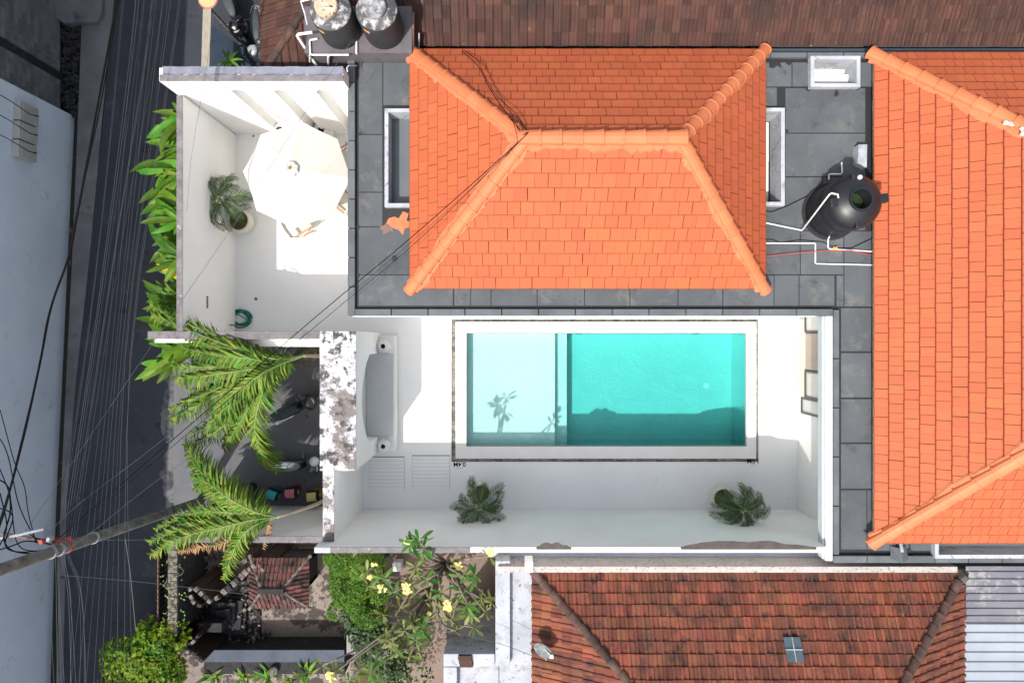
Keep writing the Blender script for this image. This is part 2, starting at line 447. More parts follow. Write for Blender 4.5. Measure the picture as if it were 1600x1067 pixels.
# pool
pool = thing('swimming_pool', 'rectangular turquoise swimming pool with shallow ledge and cream coping in the white courtyard', 'swimming pool', (2.8, -1.4, -1.4))
ZS, ZT, ZD = -.44, -.74, -1.32
M['poolshell'] = mat('pool_plaster', (.56, .57, .56), .7, (.51, .53, .52), 1.5, bump=.5, bscale=30, bump2=.45, b2scale=8)
sh = MB()
slab([(GX0, GX1, GY0, GY1)], [(PX0, PX1, PY0, PY1)], -1.6, -.06).build('gutter_channel', mat('gutter_pebbles', (.10, .10, .10), .9, (.28, .26, .22), 7, .4, .6, bump=.6), pool)
slab([(CX0, CX1, CY0, CY1)], [(PX0 - .002, PX1 + .002, PY0 - .002, PY1 + .002)], -.1, .03).build('coping', M['coping'], pool, bevel=.008)
sx1, sx2 = 1.29, 1.67
sh.box(PX0, sx1, PY0, PY1, -1.6, ZS); sh.box(sx1, sx2, PY0, PY1, -1.6, ZT); sh.build('pool_floor', M['poolshell'], pool)
M['deepshell'] = mat('aqua_pool_plaster', (.31, .47, .455), .7, (.275, .43, .415), 1.5, bump=.6, bscale=26, bump2=.5, b2scale=7)
MB().box(sx2, PX1, PY0, PY1, -1.6, ZD).build('pool_floor', M['deepshell'], pool, label='aqua floor of the deep end')
w = MB()
t = .012
w.poly([(PX0 + t, PY0 + t, -1.5), (PX0 + t, PY1 - t, -1.5), (PX0 + t, PY1 - t, .0), (PX0 + t, PY0 + t, .0)])
w.poly([(PX1 - t, PY0 + t, -1.5), (PX1 - t, PY0 + t, .0), (PX1 - t, PY1 - t, .0), (PX1 - t, PY1 - t, -1.5)])
w.poly([(PX0 + t, PY0 + t, -1.5), (PX0 + t, PY0 + t, .0), (PX1 - t, PY0 + t, .0), (PX1 - t, PY0 + t, -1.5)])
w.poly([(PX0 + t, PY1 - t, -1.5), (PX1 - t, PY1 - t, -1.5), (PX1 - t, PY1 - t, .0), (PX0 + t, PY1 - t, .0)])
w.build('pool_wall', M['poolshell'], pool)
wm = bpy.data.materials.new('pool_water'); wm.use_nodes = True
nt = wm.node_tree; nt.nodes.clear(); N = nt.nodes; L = nt.links
out = N.new('ShaderNodeOutputMaterial'); tr = N.new('ShaderNodeBsdfTransparent'); gl = N.new('ShaderNodeBsdfGlossy'); gl.inputs['Roughness'].default_value = .03
fr = N.new('ShaderNodeFresnel'); fr.inputs['IOR'].default_value = 1.33; mx = N.new('ShaderNodeMixShader')
bp = N.new('ShaderNodeBump'); bp.inputs['Strength'].default_value = .6; bp.inputs['Distance'].default_value = .05
nz = N.new('ShaderNodeTexNoise'); nz.inputs['Scale'].default_value = 9; nz.inputs['Detail'].default_value = 3
gg = N.new('ShaderNodeNewGeometry'); L.new(gg.outputs['Position'], nz.inputs[0]); L.new(nz.outputs[0], bp.inputs['Height'])
L.new(bp.outputs[0], gl.inputs['Normal']); L.new(bp.outputs[0], fr.inputs['Normal'])
L.new(fr.outputs[0], mx.inputs[0]); L.new(tr.outputs[0], mx.inputs[1]); L.new(gl.outputs[0], mx.inputs[2]); L.new(mx.outputs[0], out.inputs[0])
va = N.new('ShaderNodeVolumeAbsorption'); va.inputs['Color'].default_value = (.43, .963, .953, 1); va.inputs['Density'].default_value = 1.05
L.new(va.outputs[0], out.inputs['Volume'])
MB().box(PX0 + .02, PX1 - .02, PY0 + .02, PY1 - .02, -1.45, -.045).build('water', wm, pool)
fx = P(1104, 602, ZD)
MB().lathe([(.10, 0), (.10, .01), (.08, .02), (.0, .02)], (fx.x, fx.y, ZD), 20).build('drain_cover', M['cement'], pool)
for a in (905, 1087):
    q = P(a, 521, -.15)
    MB().box(q.x - .1, q.x + .1, PY1 - .03, PY1 - .01, -.22, -.12).build('pool_light', M['frame'], pool)

# ------------------------------------------------------------------ terrace and courtyard walls
Z1 = 3.27
wl = MB().box(-8.27, -8.12, .26, 6.06, -.3, Z1 - .02).build('terrace_wall', M['white'], label='white west wall of the terrace beside the planting bed, with weathered grey top', cat='wall')
MB().box(-8.275, -8.115, .262, 6.062, Z1 - .02, Z1).build('wall_cap', M['dirty_grey'], wl, bevel=.01)
g = P(322, 472, 1.9)
v = MB()
for k in range(6): v.box(-8.122, -8.112, g.y - .16 + k * .055, g.y - .12 + k * .055, 1.86, 1.96)
v.build('vent_grille', M['frame'], wl)
# north wall with three round-topped niches
nw = thing('niche_wall', 'tall white north wall of the terrace with three vertical rounded niches', 'wall', (-6.1, 6.25, 0))
nx = [P(a, 152, 3.25).x for a in (377, 442, 507)]
ZN = 4.07
nb = MB()
x_l, x_r = -8.28, -3.95
hw = .155; ztop = 3.42
edges = [x_l]
for c in nx: edges += [c - hw, c + hw]
edges.append(x_r)
yf, yb = 6.10, 6.42
for i in range(0, len(edges), 2):
    nb.box(edges[i], edges[i + 1], yf, yb - .002, -.3, ZN)
NS = 10
for c in nx:
    cols = []
    for k in range(NS + 1):
        a = math.pi * k / NS
        u = -math.cos(a) * hw
        d = math.sin(a) * .27
        cols.append((c + u, yf + d))
    for k in range(NS):
        (xa, ya), (xb, yb2) = cols[k], cols[k + 1]
        zt = lambda x: ztop + math.sqrt(max(0, hw * hw - (x - c) ** 2)) * .6
        nb.poly([(xa, ya, 0), (xb, yb2, 0), (xb, yb2, zt(xb)), (xa, ya, zt(xa))])
        nb.poly([(xa, yf, zt(xa)), (xb, yf, zt(xb)), (xb, yf, ZN), (xa, yf, ZN)])
        nb.poly([(xa, ya, zt(xa)), (xb, yb2, zt(xb)), (xb, yf, zt(xb)), (xa, yf, zt(xa))])
    nb.poly([(c - hw, yf, ZN), (c + hw, yf, ZN), (c + hw, yb, ZN), (c - hw, yb, ZN)])
    nb.poly([(c + hw, yb, -.3), (c - hw, yb, -.3), (c - hw, yb, ZN), (c + hw, yb, ZN)])
nb.build('wall_body', M['white'], nw)
MB().box(x_l + .02, x_r, yf + .0, yf + .15, ZN + .001, ZN + .03).build('wall_cap', M['dirty_grey'], nw, bevel=.008)
tp = MB()
for i in range(24):
    a = x_l + .1 + i * (x_r - x_l - .1) / 24; b = a + (x_r - x_l - .1) / 24
    h0 = ZN + .05 + .015 * math.sin(i * 1.9); h1 = ZN + .05 + .015 * math.sin((i + 1) * 1.9)
    j0 = .02 * math.sin(i * 2.7); j1 = .02 * math.sin((i + 1) * 2.7)
    tp.add([(a, yf + .155 + j0, ZN + .002), (b, yf + .155 + j1, ZN + .002), (b, yf + .155 + j1, h1), (a, yf + .155 + j0, h0), (b, yb + .01, h1), (a, yb + .01, h0), (b, yb + .01, ZN - .1), (a, yb + .01, ZN - .1)],
           [(0, 1, 2, 3), (3, 2, 4, 5), (5, 4, 6, 7)])
tp.build('cap_membrane', M['tarp_grey'], nw)
# south wall of the terrace, with ledge over the carport
sw = MB().box(-8.98, -4.75, .06, .255, -.27, Z1 - .02).build('terrace_south_wall', M['white'], label='narrow white wall between the terrace and the carport, topped with dark cables', cat='wall')
MB().box(-8.985, -4.745, .055, .256, Z1 - .02, Z1 + .005).build('wall_cap', M['dirty_grey'], sw, bevel=.01)
MB().box(-7.6, -4.76, -.13, .058, 2.7, 2.95).build('lintel', M['white'], sw, bevel=.01)
MB().box(-8.9, -7.6, -.03, .058, 2.9, 3.1).build('lintel', M['white'], sw, bevel=.01)
# wide block wall with arched seat niche
by0, by1 = -3.18, .25
bw = thing('courtyard_bench_wall', 'broad white courtyard wall with peeling mildewed top and arched grey seat niche facing the pool', 'wall', (-4.3, -1.5, 0))
MB().box(-4.735, -4.20, by0, by1, -.27, Z1 - .02).build('wall_body', M['white'], bw)
ya, yb_ = -2.73, -.345
arch = [(by0, 0.0), (ya, 0.0), (ya, 1.62)]
for k in range(1, 16):
    f = k / 16; yy = ya + (yb_ - ya) * f
    arch.append((yy, 1.62 + .98 * math.sin(math.pi * f) ** .75))
arch += [(yb_, 1.62), (yb_, 0.0), (by1, 0.0), (by1, Z1 - .02), (by0, Z1 - .02)]
MB().extrude_x(arch, -4.20, -3.85).build('arch_front', M['white'], bw)
MB().box(-4.198, -4.185, ya + .002, yb_ - .002, .0, 2.7).build('niche_back', M['cement'], bw)
MB().box(-4.74, -3.845, by0 - .005, by1 + .005, Z1 - .02, Z1 + .01).build('wall_cap', M['dirty_white'], bw, bevel=.012)
MB().box(-3.85, -3.36, -3.17, .165, .0, .42).build('bench', M['white'], bw, bevel=.03)
MB().box(-4.18, -3.42, ya + .005, yb_ - .005, .0, .45).build('seat_top', M['cement'], bw, bevel=.006)
MB().box(-3.42, -3.36, ya, yb_, .42, .455).build('seat_edge', M['white'], bw, bevel=.01)
# narrow wall continuing south, dirty top
nwl = MB().box(-4.66, -4.39, -4.93, by0 - .002, -.27, Z1 - .02).build('courtyard_west_wall', M['white'], label='narrow white wall with mildewed top running south from the broad bench wall', cat='wall')
MB().box(-4.665, -4.385, -4.93, by0 - .006, Z1 - .02, Z1 + .01).build('wall_cap', M['dirty_white'], nwl, bevel=.01)
# courtyard south wall
ZC = 3.72
cs = MB().box(-4.74, 7.56, -5.055, -4.935, -.3, ZC - .02).build('courtyard_south_wall', M['white'], label='long white south wall of the pool courtyard with thin grey cap', cat='wall')
MB().box(7.56, 8.57, -5.05, -4.94, -.3, 3.19).build('wall_body', M['white'], cs)
MB().box(-4.745, -4.35, -5.07, -4.93, ZC - .02, ZC + .01).build('wall_cap', M['roofwhite'], cs, bevel=.01)
MB().box(-4.35, -1.0, -5.07, -4.93, ZC - .02, ZC + .006).build('wall_cap', M['dirty_grey'], cs, bevel=.01)
MB().box(-1.0, 7.54, -5.06, -4.93, ZC - .02, ZC + .008).build('wall_cap', M['white'], cs, bevel=.01)
# carport south wall
cw = MB().box(P(240, 832, 2.95).x, -4.67, -5.05, -4.90, -.3, 2.90).build('carport_south_wall', M['white'], label='white wall on the south side of the carport behind the bins', cat='wall')
MB().box(P(236, 832, 2.95).x, -4.665, -5.06, -4.895, 2.90, 2.93).build('wall_cap', M['dirty_grey'], cw, bevel=.01)
# east wall with black-framed openings
ew = thing('stair_window_wall', 'white east wall of the pool courtyard with charcoal framed stair windows', 'wall', (8.45, -2.2, 0))
XEW = 8.42
def yp(py, z=.8): return P(1265, py, z).y
eb = MB()
ytop_z = 3.3
wins = [(yp(518), yp(487), .50), (yp(621), yp(581), .50), (yp(647), yp(624), .25)]
pan = (yp(578), yp(521))
ylist = [-4.935, wins[2][0], wins[2][1] + .02, wins[1][1] + .02, wins[0][0] - .02, .64]
eb.box(XEW, XEW + .15, -4.935, wins[2][0], 0, 3.3)
eb.box(XEW, XEW + .15, wins[2][0], wins[2][1], 0, .25)
eb.box(XEW, XEW + .15, wins[2][1], .62, 0, .5)
eb.build('wall_body', M['white'], ew)
MB().box(XEW - .012, XEW - .001, wins[2][1] + .1, .64, 0, .5).build('skirting', M['pinkstone'], ew)
MB().box(XEW, XEW + .14, pan[0], pan[1], .502, 3.3).build('stone_panel', M['beige'], ew)
for (a, b, s) in wins:
    fr_ = MB(); b2 = b
    fr_.box(XEW - .03, XEW + .05, a - .03, a + .03, s, 3.2); fr_.box(XEW - .03, XEW + .05, b2 - .03, b2 + .03, s, 3.2)
    fr_.box(XEW - .03, XEW + .05, a + .03, b2 - .03, s, s + .06)
    f = fr_.build('window_frame', M['frame'], ew)
    MB().box(XEW + .0, XEW + .01, a + .03, b2 - .03, s + .06, 3.2).build('pane', M['pane'], f)

# ------------------------------------------------------------------ villa body, flat roof
ZR = 3.45
villa = thing('pool_villa', 'white villa with dark flat roof and orange hipped tile roof beside the pool', 'house', (3, 3.5, 0))
vb = MB()
vb.box(-3.4, -3.2, 1.2, 6.6, 0, 3.2); vb.box(-3.2, 8.6, 6.4, 6.6, 0, 3.2); vb.box(8.58, 8.8, -4.9, 6.6, 0, 3.2)
vb.box(-3.2, -1.0, 1.2, 1.4, 0, 3.2); vb.box(2.2, 3.0, 1.2, 1.4, 0, 3.2); vb.box(6.2, 8.57, 1.2, 1.4, 0, 3.2)
vb.build('wall', M['white'], villa)
for a, b in ((-1.0, 2.2), (3.0, 6.2)):
    f = MB(); f.box(a, a + .06, 1.27, 1.33, 0, 3.2); f.box(b - .06, b, 1.27, 1.33, 0, 3.2); f.box((a + b) / 2 - .03, (a + b) / 2 + .03, 1.27, 1.33, 0, 3.2)
    f = f.build('glass_door', M['frame'], villa)
    MB().box(a + .06, b - .06, 1.295, 1.305, 0, 3.2).build('pane', M['glass'], f)
holes_px = {'west': (607, 645, 176, 318), 'east': (1182, 1220, 175, 316), 'north': (1272, 1338, 94, 131)}
def rect(px0, px1, py0, py1, z):
    a = P(px0, py1, z); b = P(px1, py0, z); return (a.x, b.x, a.y, b.y)
H = {k: rect(*v, 3.6) for k, v in holes_px.items()}
H['west'] = (H['west'][0], -2.36, H['west'][2], H['west'][3])
H['east'] = (5.75, H['east'][1], H['east'][2], H['east'][3])
SO = (P(1466, 850, 3.6).x, 13.6, P(1500, 864, 3.5).y, -4.2)
XS0, YS1, YS0 = -3.985, 7.0, .632
XL0, YL0 = 7.80, -5.36
slab([(XS0, 16, YS0, YS1), (XL0, 16, YL0, YS0)], [(a - .05, b + .05, c - .05, d + .05) for a, b, c, d in list(H.values()) + [SO]], 3.2, ZR).build('flat_roof', M['bitumen'], villa)
MB().box(XS0 - .004, XS0 + .3, YS0 - .006, YS0 - .004, 3.2, 3.44)
# skylight boxes
def skylight(r, d, glass, nm, name='skylight', ww=.09):
    x0, x1, y0, y1 = r
    s = slab([(x0 - ww, x1 + ww, y0 - ww, y1 + ww)], [r], 2.9, 3.62).build(name, M['roofwhite'], villa, bevel=.006)
    MB().box(x0, x1, y0, y1, 2.8 if d > .7 else 3.62 - d - .02, 3.62 - d).build('light_well_floor' if not glass else 'pane', M['skyglass'] if glass else M['white'], s)
skylight(H['west'], .5, True, 'west'); skylight(H['east'], .85, False, 'east'); skylight(H['north'], .62, False, 'north'); skylight(SO, .7, False, 'south')
# perimeter curb
def curb(x0, x1, y0, y1, along, n):
    for k in range(n):
        m = MB()
        if along == 'x':
            a = x0 + (x1 - x0) * k / n; b = x0 + (x1 - x0) * (k + 1) / n - .022
            m.box(a, b, y0, y1, ZR - .02, ZR + .11)
        else:
            a = y0 + (y1 - y0) * k / n; b = y0 + (y1 - y0) * (k + 1) / n - .022
            m.box(x0, x1, a, b, ZR - .02, ZR + .11)
        m.build('curb_strip', M['membrane_curb'], villa, bevel=.012)
curb(XS0, XS0 + .175, YS0 + .0, YS1, 'y', 9)
curb(XS0 + .177, 7.80, YS0, YS0 + .155, 'x', 13)
curb(7.80, 7.93, YL0 + .2, YS0 + .155, 'y', 5)
curb(7.80, 16, YL0, YL0 + .17, 'x', 10)
curb(XS0 + .177, -2.3, YS1 - .12, YS1, 'x', 3)
curb(5.4, 16, YS1 - .12, YS1, 'x', 12)
M['cornice'] = mat('pale_painted_cornice', (.50, .54, .56), .8, (.45, .49, .51), 2, bump=.04)
MB().box(7.56, 7.62, -5.28, YS0 - .01, 3.22, 3.46).build('cornice', M['cornice'], villa, bevel=.012)
MB().box(7.622, 7.797, -5.33, YS0 - .01, 3.22, 3.51).build('cornice', M['cornice'], villa, bevel=.012)
MB().box(-3.9, 7.42, YS0 - .03, YS0 - .002, 3.2, 3.42).build('cornice', M['cornice'], villa, bevel=.008)
# membrane sheets (pixel survey of the joints on the flat roof)
sheets = [(557, 598, 98, 210), (599, 644, 98, 165), (557, 598, 211, 300), (557, 598, 301, 354), (557, 644, 355, 429), (557, 708, 430, 481),
          (710, 735, 451, 481), (736, 767, 451, 481), (768, 839, 451, 481), (840, 913, 451, 481), (914, 984, 451, 481), (985, 1059, 451, 481),
          (1060, 1129, 451, 481), (1130, 1209, 430, 481), (1210, 1248, 430, 481), (1249, 1304, 430, 481),
          (1190, 1237, 98, 136), (1238, 1264, 98, 136), (1190, 1214, 137, 166), (1227, 1352, 138, 208), (1227, 1352, 209, 276), (1227, 1285, 277, 360),
          (1286, 1318, 277, 360), (1319, 1352, 277, 360), (1197, 1250, 322, 429), (1251, 1318, 361, 429), (1319, 1364, 361, 479), (1305, 1318, 430, 479),
          (1312, 1362, 481, 549), (1312, 1362, 551, 621), (1312, 1362, 623, 691), (1312, 1362, 693, 763), (1312, 1354, 765, 858), (1355, 1364, 765, 858),
          (1366, 1400, 835, 860), (1402, 1420, 835, 860), (1422, 1455, 835, 860), (1345, 1364, 98, 136)]
for s_ in sheets:
    x0, x1, y0, y1 = rect(*s_, ZR)
    if s_[0] == 557: x0 += .055  # sheets pulled back so bare black bitumen widens the curb's shadow line
    if s_[3] == 481: y0 += .05
    if s_[0] in (1305, 1312): x0 += .03
    z = ZR + .008 + random.random() * .006
    MB().box(x0, x1 - .008, y0 + .004, y1 - .008, ZR - .01, z).build('membrane_sheet', M['membrane'], villa)
# bitumen blobs at the joints
def blob(px, py, r, z, parent, m, name='bitumen_patch', squash=1):
    c = P(px, py, z); n = 14; pts = []
    for k in range(n):
        a = 2 * math.pi * k / n; q = r * random.uniform(.45, 1.15)
        pts.append((c.x + q * math.cos(a), c.y + q * math.sin(a) * squash))
    return MB().prism(pts, z - .01, z).build(name, m, parent)
for a, b, r in [(1212, 94, .22), (1233, 98, .08), (1262, 95, .09), (1262, 138, .08), (1307, 147, .09), (1340, 137, .07), (1225, 172, .07), (1229, 205, .06), (1340, 96, .05),
                (557, 100, .07), (618, 403, .09), (559, 355, .06), (559, 430, .06), (562, 210, .04), (710, 481, .05), (768, 481, .05), (840, 481, .06), (914, 481, .05), (985, 481, .05), (1060, 481, .06), (1130, 481, .05),
                (1211, 481, .06), (1250, 481, .06), (1306, 550, .05), (1306, 622, .05), (1303, 693, .06), (1301, 765, .07), (1300, 858, .09), (1355, 860, .06), (1421, 860, .07), (600, 322, .07), (622, 322, .06), (645, 92, .13), (625, 92, .12)]:
    blob(a, b, r, ZR + .018, villa, M['bitumen'])
blob(625, 349, .30, ZR + .0165, villa, M['mortar'], 'paint_spill', .9)
blob(606, 358, .20, ZR + .0155, villa, mat('dusty_orange', (.2, .13, .1), .9), 'paint_spill', .7)

# ------------------------------------------------------------------ tiled roofs
def clip_poly(poly, clip):
    """Sutherland-Hodgman, clip convex CCW"""
    out = list(poly)
    for i in range(len(clip)):
        a = clip[i]; b = clip[(i + 1) % len(clip)]
        ex, ey = b[0] - a[0], b[1] - a[1]
        def ins(p): return ex * (p[1] - a[1]) - ey * (p[0] - a[0])
        res = []
        for j in range(len(out)):
            p, q = out[j], out[(j + 1) % len(out)]
            dp, dq = ins(p), ins(q)
            if dp >= -1e-9: res.append(p)
            if (dp > 1e-9 and dq < -1e-9) or (dp < -1e-9 and dq > 1e-9):
                f = dp / (dp - dq); res.append((p[0] + (q[0] - p[0]) * f, p[1] + (q[1] - p[1]) * f))
        out = res
        if len(out) < 3: return []
    return out
def area(p): return .5 * abs(sum(p[i][0] * p[(i + 1) % len(p)][1] - p[(i + 1) % len(p)][0] * p[i][1] for i in range(len(p))))

def tile_geom(u0, v0, w, l, prof, t, lift, lap, clip=None):
    """returns (verts, faces, clipped?) in face coordinates"""
    vs = []; fs = []; cl = False; ms = []
    L = l + lap
    def hz(u, v):
        f = (u - u0) / w
        for i in range(len(prof) - 1):
            if f <= prof[i + 1][0] + 1e-6:
                a, b = prof[i], prof[i + 1]; g = (f - a[0]) / max(1e-6, b[0] - a[0]); break
        return t + a[1] + (b[1] - a[1]) * g + lift * (1 - (v - v0) / L)
    for i in range(len(prof) - 1):
        ua, ub = u0 + prof[i][0] * w, u0 + prof[i + 1][0] * w
        q = [(ua, v0), (ub, v0), (ub, v0 + L), (ua, v0 + L)]
        if clip:
            c = clip_poly(q, clip)
            if not c: cl = True; continue
            if len(c) != 4 or area(c) < area(q) * .9995: cl = True
            q = c
        n = len(vs)
        vs += [(u, v, hz(u, v)) for u, v in q]
        fs.append(tuple(range(n, n + len(q)))); ms.append(0)
        if len(prof) == 2:                       # dark strip on the nose, painted shadow line between rows
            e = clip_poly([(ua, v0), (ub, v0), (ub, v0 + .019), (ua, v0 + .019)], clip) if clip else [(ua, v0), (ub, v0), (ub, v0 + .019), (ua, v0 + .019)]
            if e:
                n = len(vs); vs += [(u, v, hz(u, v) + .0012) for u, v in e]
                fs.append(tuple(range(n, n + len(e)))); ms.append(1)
        for j in range(len(q)):
            p, r = q[j], q[(j + 1) % len(q)]
            front = abs(p[1] - v0) < 1e-5 and abs(r[1] - v0) < 1e-5
            left = i == 0 and abs(p[0] - u0) < 1e-5 and abs(r[0] - u0) < 1e-5
            right = i == len(prof) - 2 and abs(p[0] - ub) < 1e-5 and abs(r[0] - ub) < 1e-5
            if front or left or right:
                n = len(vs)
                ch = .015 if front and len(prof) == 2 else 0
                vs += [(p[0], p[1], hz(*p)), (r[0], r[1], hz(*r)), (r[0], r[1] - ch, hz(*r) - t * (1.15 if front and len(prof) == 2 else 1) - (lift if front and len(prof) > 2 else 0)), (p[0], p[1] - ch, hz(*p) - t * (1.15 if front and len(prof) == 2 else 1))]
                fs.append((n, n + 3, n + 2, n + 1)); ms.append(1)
    return vs, fs, cl, ms

FLAT = [(0, 0), (1, 0)]
WAVE = [(0, .004), (.48, 0), (.55, .030), (.74, .040), (.91, .028), (.935, .0), (1, .002)]
def face_frame(A, B, C):
    A = Vector(A); B = Vector(B); C = Vector(C)
    X = (B - A).normalized(); Y = (C - A); Y = (Y - X * Y.dot(X)).normalized(); Z = X.cross(Y)
    return A, X, Y, Z
class Roof:
    def __init__(s, parent, name, matP, matS, tile_name='roof_tile'):
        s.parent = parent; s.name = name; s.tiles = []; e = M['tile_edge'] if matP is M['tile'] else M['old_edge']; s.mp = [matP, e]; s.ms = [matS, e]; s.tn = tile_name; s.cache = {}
    def face(s, pts, w, l, prof=FLAT, t=.030, lift=.042, lap=.045, gap=.009, stagger=.5, jit=.004, start=0.0, v0s=-.04):
        """pts CCW seen from outside, first edge is the eave"""
        O, X, Y, Z = face_frame(pts[0], pts[1], pts[2])
        poly = [((Vector(p) - O).dot(X), (Vector(p) - O).dot(Y)) for p in pts]
        # eave overhang of the first course
        clip = list(poly)
        ds = MB(); ds.poly([Vector(p) - Z * .004 for p in pts]); 
        s.decks = getattr(s, 'decks', []) + [[Vector(p) - Z * .006 for p in pts]]
        umin = min(p[0] for p in poly); umax = max(p[0] for p in poly); vmax = max(p[1] for p in poly)
        Mx = Matrix(((X.x, Y.x, Z.x, O.x), (X.y, Y.y, Z.y, O.y), (X.z, Y.z, Z.z, O.z), (0, 0, 0, 1)))
        k = 0; v = 0.0
        while v < vmax:
            u = umin - w + (stagger * w if k % 2 else 0) + start
            while u < umax:
                vs, fs, cl, ms = tile_geom(u, v, w - gap, l, prof, t, lift, lap, clip)
                if fs:
                    c = Mx @ Vector((u + w / 2, v + l / 2, .03))
                    s.tiles.append((c, vs if cl else None, (fs, ms), Mx, (u, v, w - gap, l, tuple(prof), t, lift, lap), jit))
                u += w
            v += l; k += 1
    def finish(s, limit=300, thick=.05):
        pe = s.parent
        dk = MB()
        for d in s.decks: dk.poly(d)
        deck = dk.build(s.name, M['underroof'], pe, origin=wloc(pe))
        def vis(c):
            k = FPX / (CAM_H - c.z); px = 800 + c.x * k; py = 533 - c.y * k
            inside = -10 < px < 1610 and -10 < py < 1077
            return (0 if inside else 1, abs(px - 800) / 800 + abs(py - 533) / 533)
        s.tiles.sort(key=lambda t: vis(t[0]))
        stuff = MB()
        for i, (c, vs, (fs, ms), Mx, key, jit) in enumerate(s.tiles):
            u, v, w, l, prof, t, lift, lap = key
            J = Matrix.Rotation(random.uniform(-1, 1) * jit * 2, 4, 'Z')
            off = Vector((random.uniform(-1, 1) * jit, random.uniform(-1, 1) * jit, random.uniform(0, 1) * jit))
            if i < limit:
                if vs is None:
                    ck = (round(w, 4), round(l, 4), prof, t)
                    if ck not in s.cache:
                        a, b, _, e_ = tile_geom(0, 0, w, l, prof, t, lift, lap)
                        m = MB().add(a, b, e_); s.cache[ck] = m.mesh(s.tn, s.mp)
                    W = Mx @ Matrix.Translation(Vector((u, v, 0)) + off) @ J
                    inst(s.tn, s.cache[ck], deck, W)
                else:
                    m = MB().add([(a - u, b - v, z) for a, b, z in vs], fs, ms)
                    W = Mx @ Matrix.Translation(Vector((u, v, 0)))
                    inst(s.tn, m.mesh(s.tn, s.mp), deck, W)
            else:
                if vs is None: vs = tile_geom(u, v, w, l, prof, t, lift, lap)[0]
                stuff.add([Mx @ (Vector(p) + off) for p in vs], fs, ms)
        if stuff.v:
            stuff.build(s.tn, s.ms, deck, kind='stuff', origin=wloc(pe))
        return deck

def cap_mesh(L, r, m, k=7, taper=.86, flat=.85, name='ridge_cap'):
    mb = MB()
    def ring(x, rr, dz=0):
        return [(x, -math.cos(math.pi * i / (k - 1)) * rr, (math.sin(math.pi * i / (k - 1)) ** .8) * rr * flat + dz - .02) for i in range(k)]
    a0 = ring(0, r * 1.08); a1 = ring(.045, r * 1.08); a2 = ring(.05, r); a3 = ring(L, r * taper); i0 = ring(0, r * .88)
    rings = [i0, a0, a1, a2, a3]
    vs = [p for q in rings for p in q]; fs = []
    for j in range(len(rings) - 1):
        for i in range(k - 1):
            fs.append((j * k + i, (j + 1) * k + i, (j + 1) * k + i + 1, j * k + i + 1))
    mb.add(vs, fs)
    return mb.mesh(name, m)
def caps(parent, A, B, n, r, m, name='ridge_cap', up=.03, jit=.006, first=0):
    """caps overlap up the slope from A (low) to B (high)"""
    A = Vector(A); B = Vector(B); d = B - A; L = d.length / n
    X = d.normalized(); Z0 = Vector((0, 0, 1)); Y = Z0.cross(X).normalized(); Z = X.cross(Y)
    me = cap_mesh(L * 1.12, r, m, name=name)
    for i in range(n):
        p = A + X * (L * i) + Z * (up + random.uniform(-1, 1) * jit)
        Mx = Matrix(((X.x, Y.x, Z.x, p.x), (X.y, Y.y, Z.y, p.y), (X.z, Y.z, Z.z, p.z), (0, 0, 0, 1)))
        inst(name, me, parent, Mx @ Matrix.Rotation(random.uniform(-1, 1) * .012, 4, 'Z'))
def mortar(parent, A, B, N_, side, w0, w1, m, name='mortar_fillet', n=110):
    """ragged fillet lying on the face whose normal is N_, on one side of the line AB"""
    A = Vector(A); B = Vector(B); N_ = Vector(N_).normalized(); X = (B - A).normalized(); Y = N_.cross(X) * side
    vs = []; fs = []; w = (w0 + w1) / 2
    for i in range(n + 1):
        p = A + (B - A) * i / n
        w += random.uniform(-1, 1) * (w1 - w0) * .22; w = min(w1, max(w0, w))
        vs += [p + N_ * .09, p + Y * w * .8 + N_ * .085, p + Y * w + N_ * .055]
    for i in range(n):
        for j in range(2):
            q = (i * 3 + j, i * 3 + j + 1, i * 3 + j + 4, i * 3 + j + 3)
            fs.append(q if side < 0 else q[::-1])
    MB().add(vs, fs).build(name, m, parent)

# main orange roof
ZE = 3.74
e_sw = P(648, 449, ZE); e_se = P(1197, 449, ZE); e_ne = P(1186, 82, ZE); e_nw = P(643, 82, ZE)
ex0 = -2.40; ex1 = 6.02; ey0 = 1.30; ey1 = 6.94
RZ = 6.22
kz = (CAM_H - RZ) / FPX
ry = (ey0 + ey1) / 2
rw = Vector(((822 - 800) * kz, ry, RZ)); re = Vector(((1064 - 800) * kz, ry, RZ))
A_, B_, C_, D_ = Vector((ex0, ey0, ZE)), Vector((ex1, ey0, ZE)), Vector((ex1, ey1, ZE)), Vector((ex0, ey1, ZE))
rf = Roof(villa, 'hip_roof', M['tile'], M['tile_i'])
TW, TL = .288, .335
rf.face([A_, B_, re, rw], TW, TL)
rf.face([C_, D_, rw, re], TW, TL)
rf.face([B_, C_, re], TW, TL)
rf.face([D_, A_, rw], TW, TL)
hip = rf.finish(300)
def soffit(parent, x0, x1, y0, y1, z):
    MB().box(x0 + .03, x1 - .03, y0 + .03, y1 - .03, z - .12, z - .02).build('fascia', M['white'], parent)
soffit(villa, ex0, ex1, ey0, ey1, ZE)
MB().box(ex0 + .5, ex1 - .5, ey0 + .4, ey1 - .35, ZR - .01, ZE - .12).build('wall', M['white'], villa)
RC = .148
def ext(a, b, d): a = Vector(a); b = Vector(b); return a - (b - a).normalized() * d
for e, r_, n in ((A_, rw, 12), (B_, re, 12), (C_, re, 12), (D_, rw, 12)):
    caps(hip, ext(e, r_, .14), Vector(r_) + Vector((0, 0, -.02)), n, RC, M['ridge'])
caps(hip, re + Vector((.1, 0, .05)), rw + Vector((-.12, 0, .05)), 8, RC * 1.08, M['ridge'])
